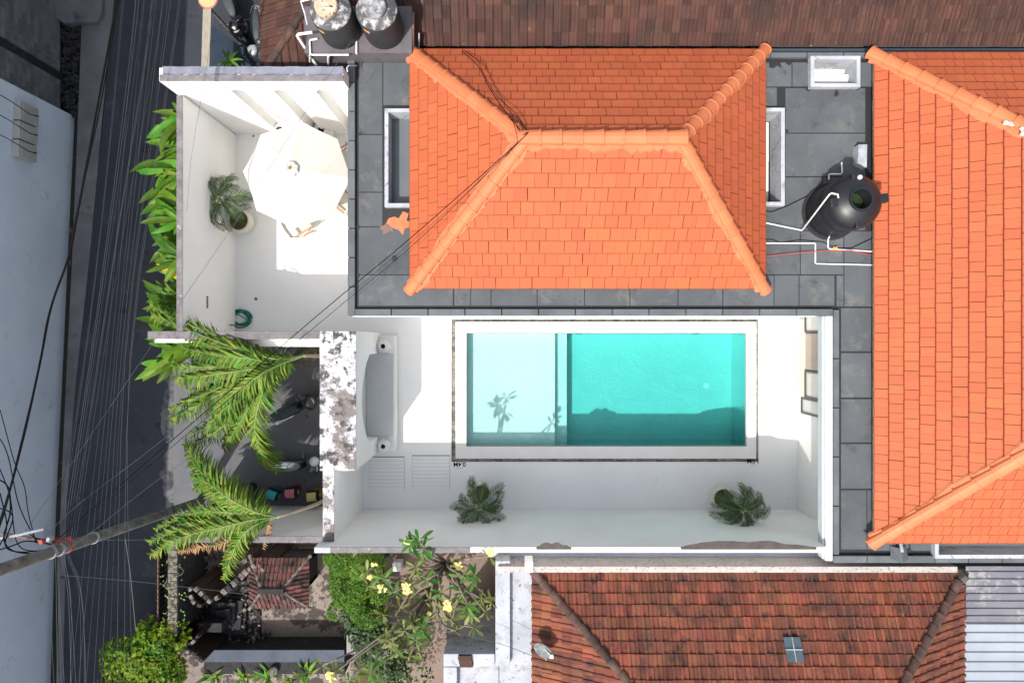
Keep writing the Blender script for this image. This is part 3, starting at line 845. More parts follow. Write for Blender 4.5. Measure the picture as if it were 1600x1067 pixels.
nS = (B_ - A_).cross(re - A_).normalized(); nW = (A_ - D_).cross(rw - D_).normalized(); nE = (C_ - B_).cross(re - B_).normalized()
mortar(hip, rw, re, nS, -1, .20, .33, M['mortar'])
mortar(hip, A_, rw, nS, -1, .16, .28, M['mortar']); mortar(hip, A_, rw, nW, 1, .15, .26, M['mortar'])
mortar(hip, D_, rw, nW, -1, .18, .32, M['mortar'])
mortar(hip, B_, re, nS, 1, .14, .24, M['mortar'])
mortar(hip, C_, re, nE, 1, .12, .22, M['mortar'])

# second orange roof, east
east = thing('east_wing_house', 'second house with orange hipped tile roof at the right edge of the flat roof', 'house', (12, 1, 0))
fx0 = 8.68; fyN = 6.86; fyS = -4.78
sl = .75
d_ = 5.8
hN = Vector((fx0 + d_, fyN - d_, ZE + d_ * sl)); hS = Vector((fx0 + d_, fyS + d_ * 1.04, ZE + d_ * sl))
if hS.y > hN.y: 
    ym = (hS.y + hN.y) / 2; hS.y = hN.y = ym
A2, D2 = Vector((fx0, fyS, ZE)), Vector((fx0, fyN, ZE))
B2, C2 = Vector((18.5, fyS, ZE)), Vector((18.5, fyN, ZE))
B2r = Vector((18.5, (hN.y + hS.y) / 2, hN.z))
ap = Vector((fx0 + d_, B2r.y, hN.z))
rf2 = Roof(east, 'hip_roof', M['tile'], M['tile_i'])
rf2.face([D2, A2, ap], .222, .315)
rf2.face([A2, B2, B2r, ap], .222, .315)
rf2.face([C2, D2, ap, B2r], .222, .315)
hip2 = rf2.finish(300)
MB().box(fx0 + .03, 18.4, fyS + .03, fyN - .03, ZE - .12, ZE - .02).build('fascia', M['white'], east)
MB().box(fx0 + .35, 18.2, fyS + .9, fyN - .3, 3.44, ZE - .12).build('wall', M['white'], east)
caps(hip2, ext(D2, ap, .12), ap, 21, .165, M['ridge']); caps(hip2, ext(A2, ap, .12), ap, 21, .165, M['ridge'])
n2 = (A2 - D2).cross(ap - D2).normalized(); n2s = (B2 - A2).cross(ap - A2).normalized()
mortar(hip2, D2, ap, n2, -1, .18, .28, M['mortar']); mortar(hip2, A2, ap, n2, 1, .15, .26, M['mortar'])
mortar(hip2, A2, ap, n2s, -1, .12, .2, M['mortar'])

# ------------------------------------------------------------------ northern neighbour, brown roof
nh = thing('north_neighbour_house', 'old house with weathered brown tile roof along the top edge', 'house', (5, 10, -.3))
sn = .55
nx0, ny0, nz0 = -6.28, 6.62, 3.02
def nzz(y): return nz0 + (y - ny0) * sn
yN = 13.0
hA = Vector((nx0, ny0, nz0)); 
rn = Roof(nh, 'tiled_roof', M['brown'], M['brown_i'])
S1 = Vector((nx0, ny0, nz0)); S2 = Vector((-2.3, ny0, nz0)); S3 = Vector((-2.3, yN, nzz(yN))); S4 = Vector((nx0 + yN - ny0, yN, nzz(yN)))
# south face in two pieces (the flat roof of the villa cuts into it)
y_e = 7.24
P1 = Vector((-2.28, y_e, nzz(y_e))); P2 = Vector((17.5, y_e, nzz(y_e))); P3 = Vector((17.5, 11.2, nzz(11.2))); P4 = Vector((-2.28, 11.2, nzz(11.2)))
rn.face([P1, P2, P3, P4], .205, .30, WAVE, t=.014, lift=.018, lap=.04, gap=.0, stagger=0, jit=.007)
Q1 = Vector((nx0, ny0, nz0)); Q2 = Vector((-4.02, ny0, nz0)); Q3 = Vector((-4.02, 11.2, nzz(11.2))); dq = 11.2 - ny0; Q4 = Vector((nx0 + (-4.02 - nx0), ny0 + (-4.02 - nx0), nzz(ny0 + (-4.02 - nx0))))
rn.face([Q1, Q2, Q4], .205, .30, WAVE, t=.014, lift=.018, lap=.04, gap=.0, stagger=0, jit=.007)
Q5 = Vector((-4.015, 7.05, nzz(7.05))); Q6 = Vector((-2.285, 7.05, nzz(7.05))); Q7 = Vector((-2.285, 11.2, nzz(11.2))); Q8 = Vector((-4.015, 11.2, nzz(11.2)))
rn.face([Q5, Q6, Q7, Q8], .205, .30, WAVE, t=.014, lift=.018, lap=.04, gap=.0, stagger=0, jit=.007)
W1 = Vector((nx0, 12.2, nz0)); W2 = Vector((nx0, ny0, nz0)); W3 = Q4; W4 = Vector((Q4.x, 12.2, Q4.z))
rn.face([W1, W2, W3, W4], .205, .30, WAVE, t=.014, lift=.018, lap=.04, gap=.0, stagger=0, jit=.007)
nroof = rn.finish(300)
caps(nroof, ext(W2, Q4, .05), Q4, 9, .10, M['oldcap'])
MB().box(-2.2, 17, 7.4, 11, -.3, 3.3).build('wall', M['pavement'], nh)
MB().box(nx0 + .4, -2.3, 7.1, 12, -.3, 3.1).build('wall', M['pavement'], nh)
gt = MB()
gt.box(-2.3, 16, 7.015, 7.03, 3.30, 3.47); gt.box(-2.3, 16, 7.03, 7.2, 3.29, 3.30)
gt.build('gutter', mat('blue_grey_gutter', (.045, .06, .075), .6, bump=0), nh)

# ------------------------------------------------------------------ southern neighbour, red clay roof
sh_ = thing('south_neighbour_house', 'old house with weathered red clay tile roof south of the pool courtyard', 'house', (6, -8, -.3))
ss = .55
sx0, sx1, sy, sz = .52, 11.22, -5.70, 3.10
rs = Roof(sh_, 'tiled_roof', M['old'], M['old_i'])
dd = 4.0
a1 = Vector((sx1, sy, sz)); a0 = Vector((sx0, sy, sz)); b0 = Vector((sx0 + dd, sy - dd, sz + dd * ss)); b1 = Vector((sx1 - dd, sy - dd, sz + dd * ss))
SA0, SA1, SA2, SB0 = Vector(a0), Vector(a1), Vector((sx0, sy - 2 * dd, sz)), Vector(b0)
rs.face([a1, a0, b0, b1], .203, .272, WAVE, t=.018, lift=.034, lap=.04, gap=0, stagger=0, jit=.008)
a2 = Vector((sx0, sy - 2 * dd, sz)); a3 = Vector((sx1, sy - 2 * dd, sz))
rs.face([a0, a2, b0], .203, .272, WAVE, t=.018, lift=.034, lap=.04, gap=0, stagger=0, jit=.008)
rs.face([a3, a1, b1], .203, .272, WAVE, t=.018, lift=.034, lap=.04, gap=0, stagger=0, jit=.008)
sroof = rs.finish(300)
caps(sroof, a0 + Vector((.0, 0, .03)), b0, 18, .105, M['oldcap']); caps(sroof, a1 + Vector((-.0, 0, .04)), b1, 18, .115, M['oldcap'])
MB().lathe([(.26, -.35), (.2, -.05), (.10, .14), (.05, .16)], (sx1 - .1, sy - .12, sz + .12), 4).build('hip_end_cap', mat('grey_mortar', (.12, .11, .10), .95, (.07, .065, .06), 8, bump=.6), sroof)
MB().box(sx0 + .3, sx1 - .3, -13, sy - .05, -.3, 3.0).build('wall', M['white'], sh_)
# glass tiles let into the roof
nf = (a0 - a1).cross(b0 - a1).normalized()
gp = P(1238, 1015, 0)
def on_face(px, py, O, nrm):
    r = Vector(((px - 800) / FPX, (533.5 - py) / FPX, -1)); C = Vector((0, 0, CAM_H))
    return C + r * ((O - C).dot(nrm) / r.dot(nrm))
gc = on_face(1238, 1015, a1, nf)
O_, X_, Y_, Z_ = gc, Vector((1, 0, 0)), Vector((0, -1, ss)).normalized(), nf
g = MB()
for i in range(2):
    for j in range(2):
        c = gc + X_ * (-.205 + i * .205) + Y_ * (-.27 + j * .27) + Z_ * (.11)
        v = [c + X_ * .008, c + X_ * .197, c + X_ * .197 + Y_ * .262, c + X_ * .008 + Y_ * .262]
        m_ = MB().add(v + [p - Z_ * .09 for p in v], [(3, 2, 1, 0), (0, 1, 5, 4), (1, 2, 6, 5), (2, 3, 7, 6), (3, 0, 4, 7)])
        m_.build('glass_tile', mat('blue_green_glass', (.05, .085, .10), .2, (.09, .13, .15), 4, bump=0, spec=.8) if not (i or j) else bpy.data.materials['blue_green_glass'], sroof)
m_ = MB()
for (p, q) in ((-.205, -.27), (-.205, 0)):
    pass
fr_ = [gc + X_ * 0 + Y_ * -.27 + Z_ * .125, gc + Y_ * .27 + Z_ * .125]
MB().tube(fr_, .012, 6).tube([gc - X_ * .2 + Z_ * .125, gc + X_ * .2 + Z_ * .125], .014, 6).build('glazing_bar', M['steelpipe'], sroof)
# parapet and white channel between the villa and this roof
pw = MB().box(-.35, 11.0, -5.70, -5.555, -.3, 3.24).build('party_wall', M['speckle'], label='speckled low parapet wall along the top of the red clay roof', cat='wall')
MB().box(-.55, 7.9, -5.55, -5.10, 2.3, 2.5).build('channel_ledge', M['bluewhite'], pw)

# white L-shaped flat roof
lr = thing('white_flat_roof_annex', 'stained white flat roof annex in an L shape left of the red clay roof', 'building', (-.3, -7, -.3))
zl = 2.95
k = (CAM_H - zl) / FPX
def X(px, z=zl): return (px - 800) * (CAM_H - z) / FPX
def Y(py, z=zl): return (533.5 - py) * (CAM_H - z) / FPX
MB().prism([(X(780), Y(1190)), (.6, Y(1190)), (.6, Y(880)), (X(780), Y(880))], -.3, zl).build('wall', M['roofwhite'], lr)
MB().prism([(X(696), Y(1190)), (X(779), Y(1190)), (X(779), Y(1022)), (X(696), Y(1022))], -.3, zl - .002).build('wall', M['roofwhite'], lr)
MB().prism([(X(774, 3.15), Y(1040, 3.15)), (X(797, 3.15), Y(1040, 3.15)), (X(797, 3.15), Y(876, 3.15)), (X(774, 3.15), Y(876, 3.15))], 2.6, 3.15).build('parapet', M['roofwhite'], lr, bevel=.015)
MB().prism([(X(693, 3.15), Y(1041, 3.15)), (X(773, 3.15), Y(1041, 3.15)), (X(773, 3.15), Y(1021, 3.15)), (X(693, 3.15), Y(1021, 3.15))], 2.6, 3.15).build('parapet', M['roofwhite'], lr, bevel=.015)
MB().prism([(X(693, 3.15), Y(1190, 3.15)), (X(714, 3.15), Y(1190, 3.15)), (X(714, 3.15), Y(1042, 3.15)), (X(693, 3.15), Y(1042, 3.15))], 2.6, 3.148).build('parapet', M['roofwhite'], lr, bevel=.015)
MB().box(X(820, 3.2), X(833, 3.2), Y(892, 3.2), Y(877, 3.2), 2.7, 3.3).build('post_cap', M['white'], lr, bevel=.02)
st = thing('stacked_tiles', 'small stack of brown roof tiles lying on the corner of the white parapet', 'roof tiles', (X(726, 3.2), Y(1032, 3.2), 3.15))
for i in range(3):
    MB().box(X(716 + i, 3.2), X(737 + i, 3.2), Y(1026 + i * 6, 3.2) - .07, Y(1026 + i * 6, 3.2) + .05, 3.152 + .0, 3.20 + (2 - i) * .02, ).build('tile', M['brown'], st, bevel=.01)

# corrugated roof, bottom right
cr = thing('corrugated_lean_to_roof', 'pale and smoky corrugated sheet roof in the bottom right corner', 'roof', (13, -8, 2.6))
def corr(x0, x1, y0, y1, z, pitch, amp, m, slope=0.0):
    mb = MB(); n = int(abs(y1 - y0) / pitch) * 4
    vs = []
    for i in range(n + 1):
        y = y1 + (y0 - y1) * i / n; ph = (i % 4)
        h = amp if ph in (1, 2) else 0
        for x in (x0, x1): vs.append((x, y, z + h + slope * (y1 - y)))
    fs = [(2 * i, 2 * i + 2, 2 * i + 3, 2 * i + 1) for i in range(n)]
    mb.add(vs, fs); return mb
def crease(x0, x1, y0, y1, z, pitch, m, nm):
    """wide pans with narrow raised ribs running east-west"""
    mb = MB(); y = y1
    prof = [(0, 0), (.60, 0), (.70, .035), (.86, .035), (.96, 0), (1, 0)]
    vs = []
    while y > y0:
        for f, h in prof[:-1]: 
            for x in (x0, x1): vs.append((x, y - f * pitch, z + h))
        y -= pitch
    fs = [(i * 2, i * 2 + 2, i * 2 + 3, i * 2 + 1) for i in range(len(vs) // 2 - 1)]
    return mb.add(vs, fs).build(nm, m, cr)
ysp = Y(962, 2.9)
for i in range(4):
    x0 = 11.42 + i * .92
    crease(x0, x0 + .94, ysp - .1, Y(884, 2.9), 2.92 + .004 * (i % 2), .185, M['corr2'], 'translucent_sheet')
for i in range(3):
    x0 = 11.36 + i * 1.3
    crease(x0, x0 + 1.32, -13, ysp, 2.90 + .005 * (i % 2), .245, M['corr'], 'metal_sheet')
MB().box(11.5, 16, -12.8, -5.8, -.3, 2.85).build('wall', M['pavement'], cr)

# ------------------------------------------------------------------ west building across the street
wb = thing('west_street_building', 'tall building across the street with pale blue-grey rendered wall', 'building', (-18, -3, -.3))
base = [P(a, b, GZ) for a, b in wall_base]
HB = 9.6
poly = [(-24, -22)] + [(base[-1].x - .35, -22)] + [(p.x, p.y) for p in reversed(base)] + [(-24, base[0].y)]
MB().prism(poly, -.6, HB).build('rendered_wall', M['bldg'], wb)
stw = MB(); bx = -13.50
slot = (P(80, 105, .1).y + .02, P(80, 118, .1).y)
by_ = [base[0].y + .004, slot[1], slot[0], 16]
stw.box(-24, bx - .06, by_[0], by_[3], -.6, HB - .02)
stw.build('stone_wall', M['dkstone'], wb)
bmesh_cache = None
stone_me = MB().box(0, .075, 0, .40, 0, .150).mesh('stone_block', M['stone'])
row = 0; z = -.28; cnt = 0
sb = MB()
while z < 5:
    y = by_[0] + .005 - (.2 if row % 2 else 0) 
    while y < 15.5:
        ly = .40
        y0, y1 = max(y, by_[0] + .004), y + ly
        for (s0, s1) in ((by_[0], by_[1]), (by_[2], by_[3])):
            c0, c1 = max(y0, s0 + .002), min(y1, s1)
            if c1 - c0 > .05:
                full = c1 - c0 > .399
                dep = random.uniform(-.006, .008)
                vis = z < 2.3 and c0 < 12
                if vis:
                    if full: inst('stone_block', stone_me, wb, Matrix.Translation((bx - .062 + dep, c0 + .004, z)))
                    else: MB().box(bx - .062 + dep, bx + .013 + dep, c0 + .004, c1 - .004, z, z + .15).build('stone_block', M['stone'], wb)
                    cnt += 1
                else:
                    sb.box(bx - .062 + dep, bx + .013 + dep, c0 + .004, c1 - .004, z, z + .15)
        y += ly + .006
    z += .158; row += 1
M['stone_i'] = mat('grey_stone_blocks', (.25, .245, .24), .9, (.19, .185, .185), 3, rnd='island', rnd_v=.22, bump=.4)
sb.build('stone_block', M['stone_i'], wb, kind='stuff')
# meter boxes on the wall
def wall_x(y):
    pts = sorted(base, key=lambda p: p.y)
    for i in range(len(pts) - 1):
        if pts[i].y <= y <= pts[i + 1].y:
            f = (y - pts[i].y) / (pts[i + 1].y - pts[i].y); return pts[i].x + f * (pts[i + 1].x - pts[i].x)
    return pts[-1].x
for i, (pa, pb, nm) in enumerate(((164, 193, 'nearest the stone wall'), (195, 222, 'in the middle of the three'), (224, 250, 'southernmost of the three'))):
    y1 = P(30, pa, 1.6).y; y0 = P(30, pb, 1.6).y; xw = wall_x((y0 + y1) / 2)
    b = thing('meter_box', 'pale grey meter box on the pale blue wall, ' + nm, 'meter box', (xw, (y0 + y1) / 2, 1.3), 'meter boxes on the pale wall')
    MB().box(xw - .02, xw + .20, y0, y1, 1.25, 1.95).build('case', mat('meter_grey', (.42, .42, .38), .6, bump=0) if i == 0 else bpy.data.materials['meter_grey'], b, bevel=.015)
    MB().box(xw + .20, xw + .215, y0 + .05, y1 - .05, 1.35, 1.85).build('cover', bpy.data.materials['meter_grey'], b, bevel=.005)
    MB().tube([(xw + .1, (y0 + y1) / 2, 1.5), (xw + .27, (y0 + y1) / 2 + .02, 1.35), (xw + .3, y0 + .2, 1.7), (xw + .22, y0 + .35, 2.4), (xw + .1, y0 + .5, 3.6)], .012, 6).build('cable', M['wire'], b)
# rubble and slab bridge in the gutter
rb = MB()
for i in range(260):
    q = P(random.uniform(98, 132), random.uniform(30, 182), -.45); s = random.uniform(.03, .10)
    Mx = Matrix.Translation(q + Vector((0, 0, random.uniform(-.06, .12)))) @ Matrix.Rotation(random.random() * 6, 4, Vector((random.random(), random.random(), random.random())).normalized())
    rb.box(-s, s, -s * .7, s * .7, -s * .5, s * .5, Mx)
rb.build('rubble', M['dkstone'], kind='stuff', label='dark rubble and debris lying in the street gutter', cat='rubble')
br = MB().prism([tuple(P(a, b, -.1))[:2] for a, b in [(98, 36), (150, 35), (158, 22), (160, -60), (46, -60), (50, 0)]], -.6, -.1).build('concrete_ramp', M['pavement'], label='grey concrete ramp slab bridging the gutter in the top left', cat='ramp', bevel=.02)
# ------------------------------------------------------------------ objects on the terrace
def pot_lathe(c, r, h, m, soil, parent):
    MB().lathe([(r * .62, 0), (r * .8, h * .12), (r, h * .5), (r * .98, h * .8), (r * .86, h), (r * .76, h), (r * .74, h - .05)], c, 28).build('pot', m, parent, smooth=50)
    MB().lathe([(r * .745, h - .08), (r * .745, h - .045), (r * .3, h - .03)], c, 20).build('soil', soil, parent)

def leaflet(mb, base, d, up, L, w, droop, seg=3):
    """narrow leaf blade from base along d, folding over and drooping"""
    d = Vector(d).normalized(); up = Vector(up)
    s = d.cross(up)
    if s.length < 1e-4: s = Vector((1, 0, 0))
    s.normalize(); vs = []; fs = []
    for i in range(seg + 1):
        f = i / seg
        p = Vector(base) + d * (L * f) + Vector((0, 0, -droop * L * f * f))
        ww = w * (.55, 1, .8, .06)[i] if seg == 3 else w * math.sin(math.pi * (.15 + .83 * f))
        vs += [p - s * ww * .5, p + s * ww * .5]
    fs = [(2 * i, 2 * i + 1, 2 * i + 3, 2 * i + 2) for i in range(seg)]
    mb.add(vs, fs)

def spline(pts, n):
    pts = [Vector(p) for p in pts]; out = []
    P_ = [pts[0] * 2 - pts[1]] + pts + [pts[-1] * 2 - pts[-2]]
    segs = len(pts) - 1
    for i in range(n + 1):
        t = i / n * segs; k = min(int(t), segs - 1); f = t - k
        a, b, c, d = P_[k:k + 4]
        out.append(.5 * ((2 * b) + (c - a) * f + (2 * a - 5 * b + 4 * c - d) * f * f + (3 * b - a - 3 * c + d) * f ** 3))
    return out

def frond_mb(pts, nl, L, w, droop, fwd=.55, lift=.15, skip=.14, r0=.022, rng=random, jitter=.12, low=0.0, swing=Vector((0, 0, 0))):
    c = spline(pts, max(nl, 12)); mb = MB()
    n = len(c) - 1
    mb.cm = 1
    mb.tube(c[::2] + ([c[-1]] if n % 2 else []), [r0 * (1 - .85 * i / (len(c[::2]) + (1 if n % 2 else 0) - 1)) for i in range(len(c[::2]) + (1 if n % 2 else 0))], 5)
    mb.cm = 0
    for i in range(int(n * skip), n + 1):
        f = i / n
        T = (c[min(i + 1, n)] - c[max(i - 1, 0)]).normalized()
        S = T.cross(Vector((0, 0, 1))).normalized(); U = S.cross(T)
        prof = math.sin(math.pi * min(1, (.12 + .80 * (f - skip) / (1 - skip)))) ** .6
        for sd in (-1, 1):
            d = S * sd + T * (fwd + f * .6 + rng.uniform(-jitter, jitter)) + U * (lift + rng.uniform(-jitter, jitter)) + swing
            leaflet(mb, c[i], d, U, L * prof * rng.uniform(.8, 1.1), w * rng.uniform(.8, 1.15), droop * rng.uniform(.6, 1.3))
    return mb

# shared fronds for the potted date palms
rng = random.Random(3)
pf = []
for k in range(4):
    Lf = (.62, .72, .80, .68)[k]; h = (.30, .22, .12, .02)[k]
    pts = [(0, 0, 0), (Lf * .35, 0, h * .9), (Lf * .7, rng.uniform(-.05, .05), h), (Lf, rng.uniform(-.1, .1), h - .26)]
    pf.append(frond_mb(pts, 42, .22, .012, .35, fwd=.7, lift=.1, r0=.010, rng=rng).mesh('frond', [M['potpalm'], M['crown']]))
def pot_palm(label, base, crown, n, pot_r=.30, pot_h=.5, sc=1.0, pm='pot', arc=None, seed=1):
    rg = random.Random(seed)
    t = thing('potted_palm', label, 'potted palm', base, 'potted palms')
    pot_lathe(base, pot_r, pot_h, M[pm], M['soil'], t)
    b = Vector(base) + Vector((0, 0, pot_h - .05)); cr = Vector(crown)
    MB().tube(spline([b, b + (cr - b) * .4 + Vector((0, 0, .12)), cr], 8), [.05, .048, .045, .043, .04, .04, .04, .035, .03], 8).build('trunk', M['bark'], t)
    for i in range(n):
        a = (2 * math.pi * i / n if arc is None else arc[0] + (arc[1] - arc[0]) * i / (n - 1)) + rg.uniform(-.18, .18)
        s = sc * rg.uniform(.8, 1.1)
        Mx = Matrix.Translation(cr) @ Matrix.Rotation(a, 4, 'Z') @ Matrix.Rotation(rg.uniform(-.15, .35), 4, 'Y') @ Matrix.Scale(s, 4)
        inst('frond', pf[(i + seed) % 4], t, Mx)
    return t
def base_of(px, py): q = P(px, py, 0.001); return (q.x, q.y, 0.001)
pot_palm('potted date palm in cream pot standing on the terrace left of the parasol', tuple(P(378, 347, .25))[:2] + (.001,), P(344, 312, 1.55), 20, .36, .52, 1.08, seed=2)
pot_palm('potted date palm in the pale courtyard near the 0.4M marking', tuple(P(753, 768, .3))[:2] + (.001,), P(748, 792, 1.35), 21, .30, .5, 1.0, 'pot', seed=3)
pot_palm('potted date palm with leaning trunk in the courtyard corner near the 1.5M marking', tuple(P(1127, 776, .3))[:2] + (.001,), P(1160, 796, 1.5), 25, .34, .5, .98, seed=5)

# floor pots by the niche wall, and the two round pots on the bench
def round_pot(name, label, c, r, grp):
    t = thing(name, label, 'pot', c, grp)
    z = lambda a: r * (1 + math.sin(a)) * .92
    prof = [(r * math.cos(a), z(a)) for a in [R(-70 + i * 15) for i in range(9)]] + [(r * .42, r * 1.80), (r * .40, r * 1.84), (r * .34, r * 1.80), (r * .33, r * 1.45)]
    MB().lathe(prof, c, 28).build('body', M['whitepot'], t, smooth=50)
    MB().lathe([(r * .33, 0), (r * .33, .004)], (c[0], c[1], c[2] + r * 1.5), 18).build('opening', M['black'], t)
    return t
q = P(437, 203, .5); round_pot('round_floor_pot', 'white round pot under the left edge of the parasol beside the niche wall', (q.x, q.y, .001), .30, 'white floor pots by the niche wall')
q = P(502, 203, .5); round_pot('round_floor_pot', 'white round pot between the second and third niches of the terrace wall', (q.x, q.y, .001), .30, 'white floor pots by the niche wall')
q = P(599, 541, .7); round_pot('round_bench_pot', 'white round pot with dark mouth on the north end of the niche bench', (q.x, q.y, .421), .195, 'round pots on the bench')
q = P(599, 697, .7); round_pot('round_bench_pot', 'white round pot with dark mouth on the south end of the niche bench', (q.x, q.y, .421), .195, 'round pots on the bench')

# parasol
uc = P(463.6, 272.8, 2.2); UX, UY = uc.x, uc.y
um = thing('parasol', 'large ivory octagonal parasol with wooden finial over the terrace table', 'parasol', (UX, UY, 0))
zr, za, ur = 2.18, 2.74, 1.42
MB().lathe([(.30, .0), (.30, .06), (.05, .09), (.04, .35)], (UX, UY, .001), 20).build('base', M['cement'], um)
MB().tube([(UX, UY, .05), (UX, UY, za - .02)], .024, 10).build('pole', M['wood'], um)
ang0 = R(86.5)
for k in range(8):
    a0 = ang0 + k * math.pi / 4; a1_ = a0 + math.pi / 4
    p0 = Vector((math.cos(a0), math.sin(a0), 0)); p1 = Vector((math.cos(a1_), math.sin(a1_), 0))
    nr, na = 6, 6; vs = []; fs = []
    for i in range(nr + 1):
        f = .03 + .97 * i / nr
        for j in range(na + 1):
            g_ = j / na
            p = (p0 * (1 - g_) + p1 * g_) * ur * f
            sag = -.045 * math.sin(math.pi * g_) * f * (1 - .3 * f)
            edge = 1 - .012 * math.sin(math.pi * g_) * (i == nr)
            z = za + (zr - za) * (f ** 1.08) + sag
            vs.append((UX + p.x * edge, UY + p.y * edge, z))
    for i in range(nr):
        for j in range(na):
            a = i * (na + 1) + j; fs.append((a, a + na + 1, a + na + 2, a + 1))
    n0 = len(vs)
    for j in range(na + 1):
        v = vs[nr * (na + 1) + j]; vs.append((v[0], v[1], v[2] - .035))
    for j in range(na): fs.append((nr * (na + 1) + j, n0 + j, n0 + j + 1, nr * (na + 1) + j + 1))
    MB().add(vs, fs).build('canopy_panel', M['canvas'], um, smooth=35)
    MB().tube([(UX, UY, za - .03), (UX + p0.x * ur * .98, UY + p0.y * ur * .98, zr - .03)], .008, 5).build('rib', M['wood'], um)
rg = random.Random(4)
cv = MB(); vs = [(UX, UY, za + .075)]; fs = []
for k in range(16):
    a = 2 * math.pi * k / 16; r_ = .215 if k % 2 else .185
    vs.append((UX + r_ * math.cos(a), UY + r_ * math.sin(a), za + (-.02 if k % 2 else .025)))
fs = [(0, 1 + k, 1 + (k + 1) % 16) for k in range(16)]
cv.add(vs, fs).build('vent_cap', M['canvas'], um)
MB().lathe([(.03, 0), (.045, .03), (.04, .07), (.015, .10)], (UX, UY, za + .06), 14).build('finial', mat('orange_wood', (.62, .33, .12), .5, bump=0), um, smooth=50)
# round table under the parasol
tb = thing('terrace_table', 'round wooden table mostly hidden under the ivory parasol', 'table', (UX + .02, UY, 0))
MB().lathe([(.48, 0), (.48, .03)], (UX, UY, .71), 28).build('tabletop', M['wood'], tb)
for k in range(4):
    a = k * math.pi / 2 + .5
    MB().tube([(UX + .38 * math.cos(a), UY + .38 * math.sin(a), .001), (UX + .3 * math.cos(a), UY + .3 * math.sin(a), .71)], .022, 6).build('leg', M['wood'], tb)
# folding director chairs
def chair(label, px, py, ang):
    c = P(px, py, .45)
    t = thing('terrace_chair', label, 'chair', (0, 0, 0), 'folding chairs around the terrace table')
    W2, D2_ = .27, .25
    for s in (-1, 1):
        MB().box(s * W2 - .022, s * W2 + .022, -D2_ - .02, D2_ + .05, .60, .625).build('armrest', M['wood'], t, bevel=.004)
        MB().tube([(s * W2, -D2_, .02), (s * W2, D2_, .44)], .014, 6).build('leg', M['wood'], t)
        MB().tube([(s * (W2 - .03), D2_, .02), (s * (W2 - .03), -D2_, .44)], .014, 6).build('leg', M['wood'], t)
        MB().tube([(s * W2, -D2_, .44), (s * W2, -D2_ + .02, .61)], .013, 6).build('arm_post', M['wood'], t)
        MB().tube([(s * W2, D2_, .40), (s * W2, D2_ + .12, .90)], .015, 6).build('back_post', M['wood'], t)
        MB().tube([(s * (W2 - .03), -D2_, .45), (s * (W2 - .03), D2_, .45)], .014, 6).build('seat_rail', M['wood'], t)
    st_ = MB(); bk = MB(); n = 6
    vs = []; 
    for i in range(n + 1):
        f = i / n; z = .455 - .04 * math.sin(math.pi * f)
        for y in (-D2_ + .01, D2_ - .02): vs.append((-W2 + .03 + (2 * W2 - .06) * f, y, z))
    st_.add(vs, [(2 * i, 2 * i + 2, 2 * i + 3, 2 * i + 1) for i in range(n)]).build('seat', M['canvas'], t)
    vs = []
    for i in range(n + 1):
        f = i / n
        for zz in (.66, .89): vs.append((-W2 + 2 * W2 * f, D2_ + .12 * (zz - .4) / .5 + .035 * math.sin(math.pi * f), zz))
    bk.add(vs, [(2 * i, 2 * i + 2, 2 * i + 3, 2 * i + 1) for i in range(n)]).build('backrest', M['canvas'], t)
    t.location = (c.x, c.y, .001); t.rotation_euler = (0, 0, ang)
    return t
chair('folding wooden chair with cream canvas south of the parasol, fully in the sun', 470, 351, R(122))
chair('folding wooden chair half hidden between the parasol and the flat roof edge, upper one', 536, 250, R(-60))
chair('folding wooden chair half hidden between the parasol and the flat roof edge, lower one', 536, 314, R(-130))
# hose, tap, floor drains
q = P(376, 497, .06)
hp = []
rg = random.Random(11)
for k in range(9 * 24):
    a = 2 * math.pi * k / 24; ring = k // 24
    r_ = .235 + .05 * math.sin(ring * 2.1) + .01 * math.sin(a * 3 + ring)
    hp.append((q.x + r_ * math.cos(a) * 1.05 + .03 * math.sin(ring * 1.3), q.y + r_ * math.sin(a) * .95 + .02 * math.cos(ring * 2.2), .022 + .018 * (ring % 5) + .004 * math.sin(a * 2)))
hp += [(q.x - .1, q.y + .12, .06), (q.x - .17, q.y + .22, .05), (q.x - .2, q.y + .26, .02)]
MB().tube(hp, .014, 6).build('garden_hose', M['hose'], label='coiled green garden hose on the terrace floor in the corner', cat='hose', smooth=True)
tq = P(360, 508, .5)
MB().tube([(-8.12, tq.y, .5), (-8.0, tq.y, .5), (-7.98, tq.y, .44)], .014, 8).tube([(-8.03, tq.y - .04, .54), (-8.03, tq.y + .04, .54)], .008, 6).tube([(-8.03, tq.y, .5), (-8.03, tq.y, .54)], .007, 6).build('tap', M['frame'], label='small dark tap on the terrace wall beside the green hose', cat='tap')
for a, b, lb in ((400, 467, 'small dark round floor drain on the open terrace floor'), (396, 213, 'tiny dark floor drain near the niche wall')):
    c = P(a, b, 0); MB().lathe([(.045 if b > 300 else .03, 0), (.045 if b > 300 else .03, .006), (.02, .009)], (c.x, c.y, 0.001), 14).build('floor_drain', M['frame'], label=lb, cat='drain')

# access hatches of slats in the deck
for (a, b, c, d, lb) in ((577, 632, 713, 766, 'white slatted access hatch in the deck next to the narrow wall'), (644, 703, 711, 764, 'white slatted access hatch in the deck nearer the pool')):
    x0, x1, y0, y1 = rect(a, b, c, d, 0)
    t = thing('deck_hatch', lb, 'hatch', ((x0 + x1) / 2, (y0 + y1) / 2, 0), 'slatted hatches in the deck')
    MB().box(x0, x1, y0, y1, .001, .004).build('recess', M['frame'], t)
    n = 9; h = (y1 - y0 - .02) / n
    for i in range(n):
        MB().box(x0 + .006, x1 - .006, y0 + .004 + i * h, y0 + .004 + (i + 1) * h - .006, .005, .019 + random.uniform(-.002, .003)).build('slat', M['deck'], t)

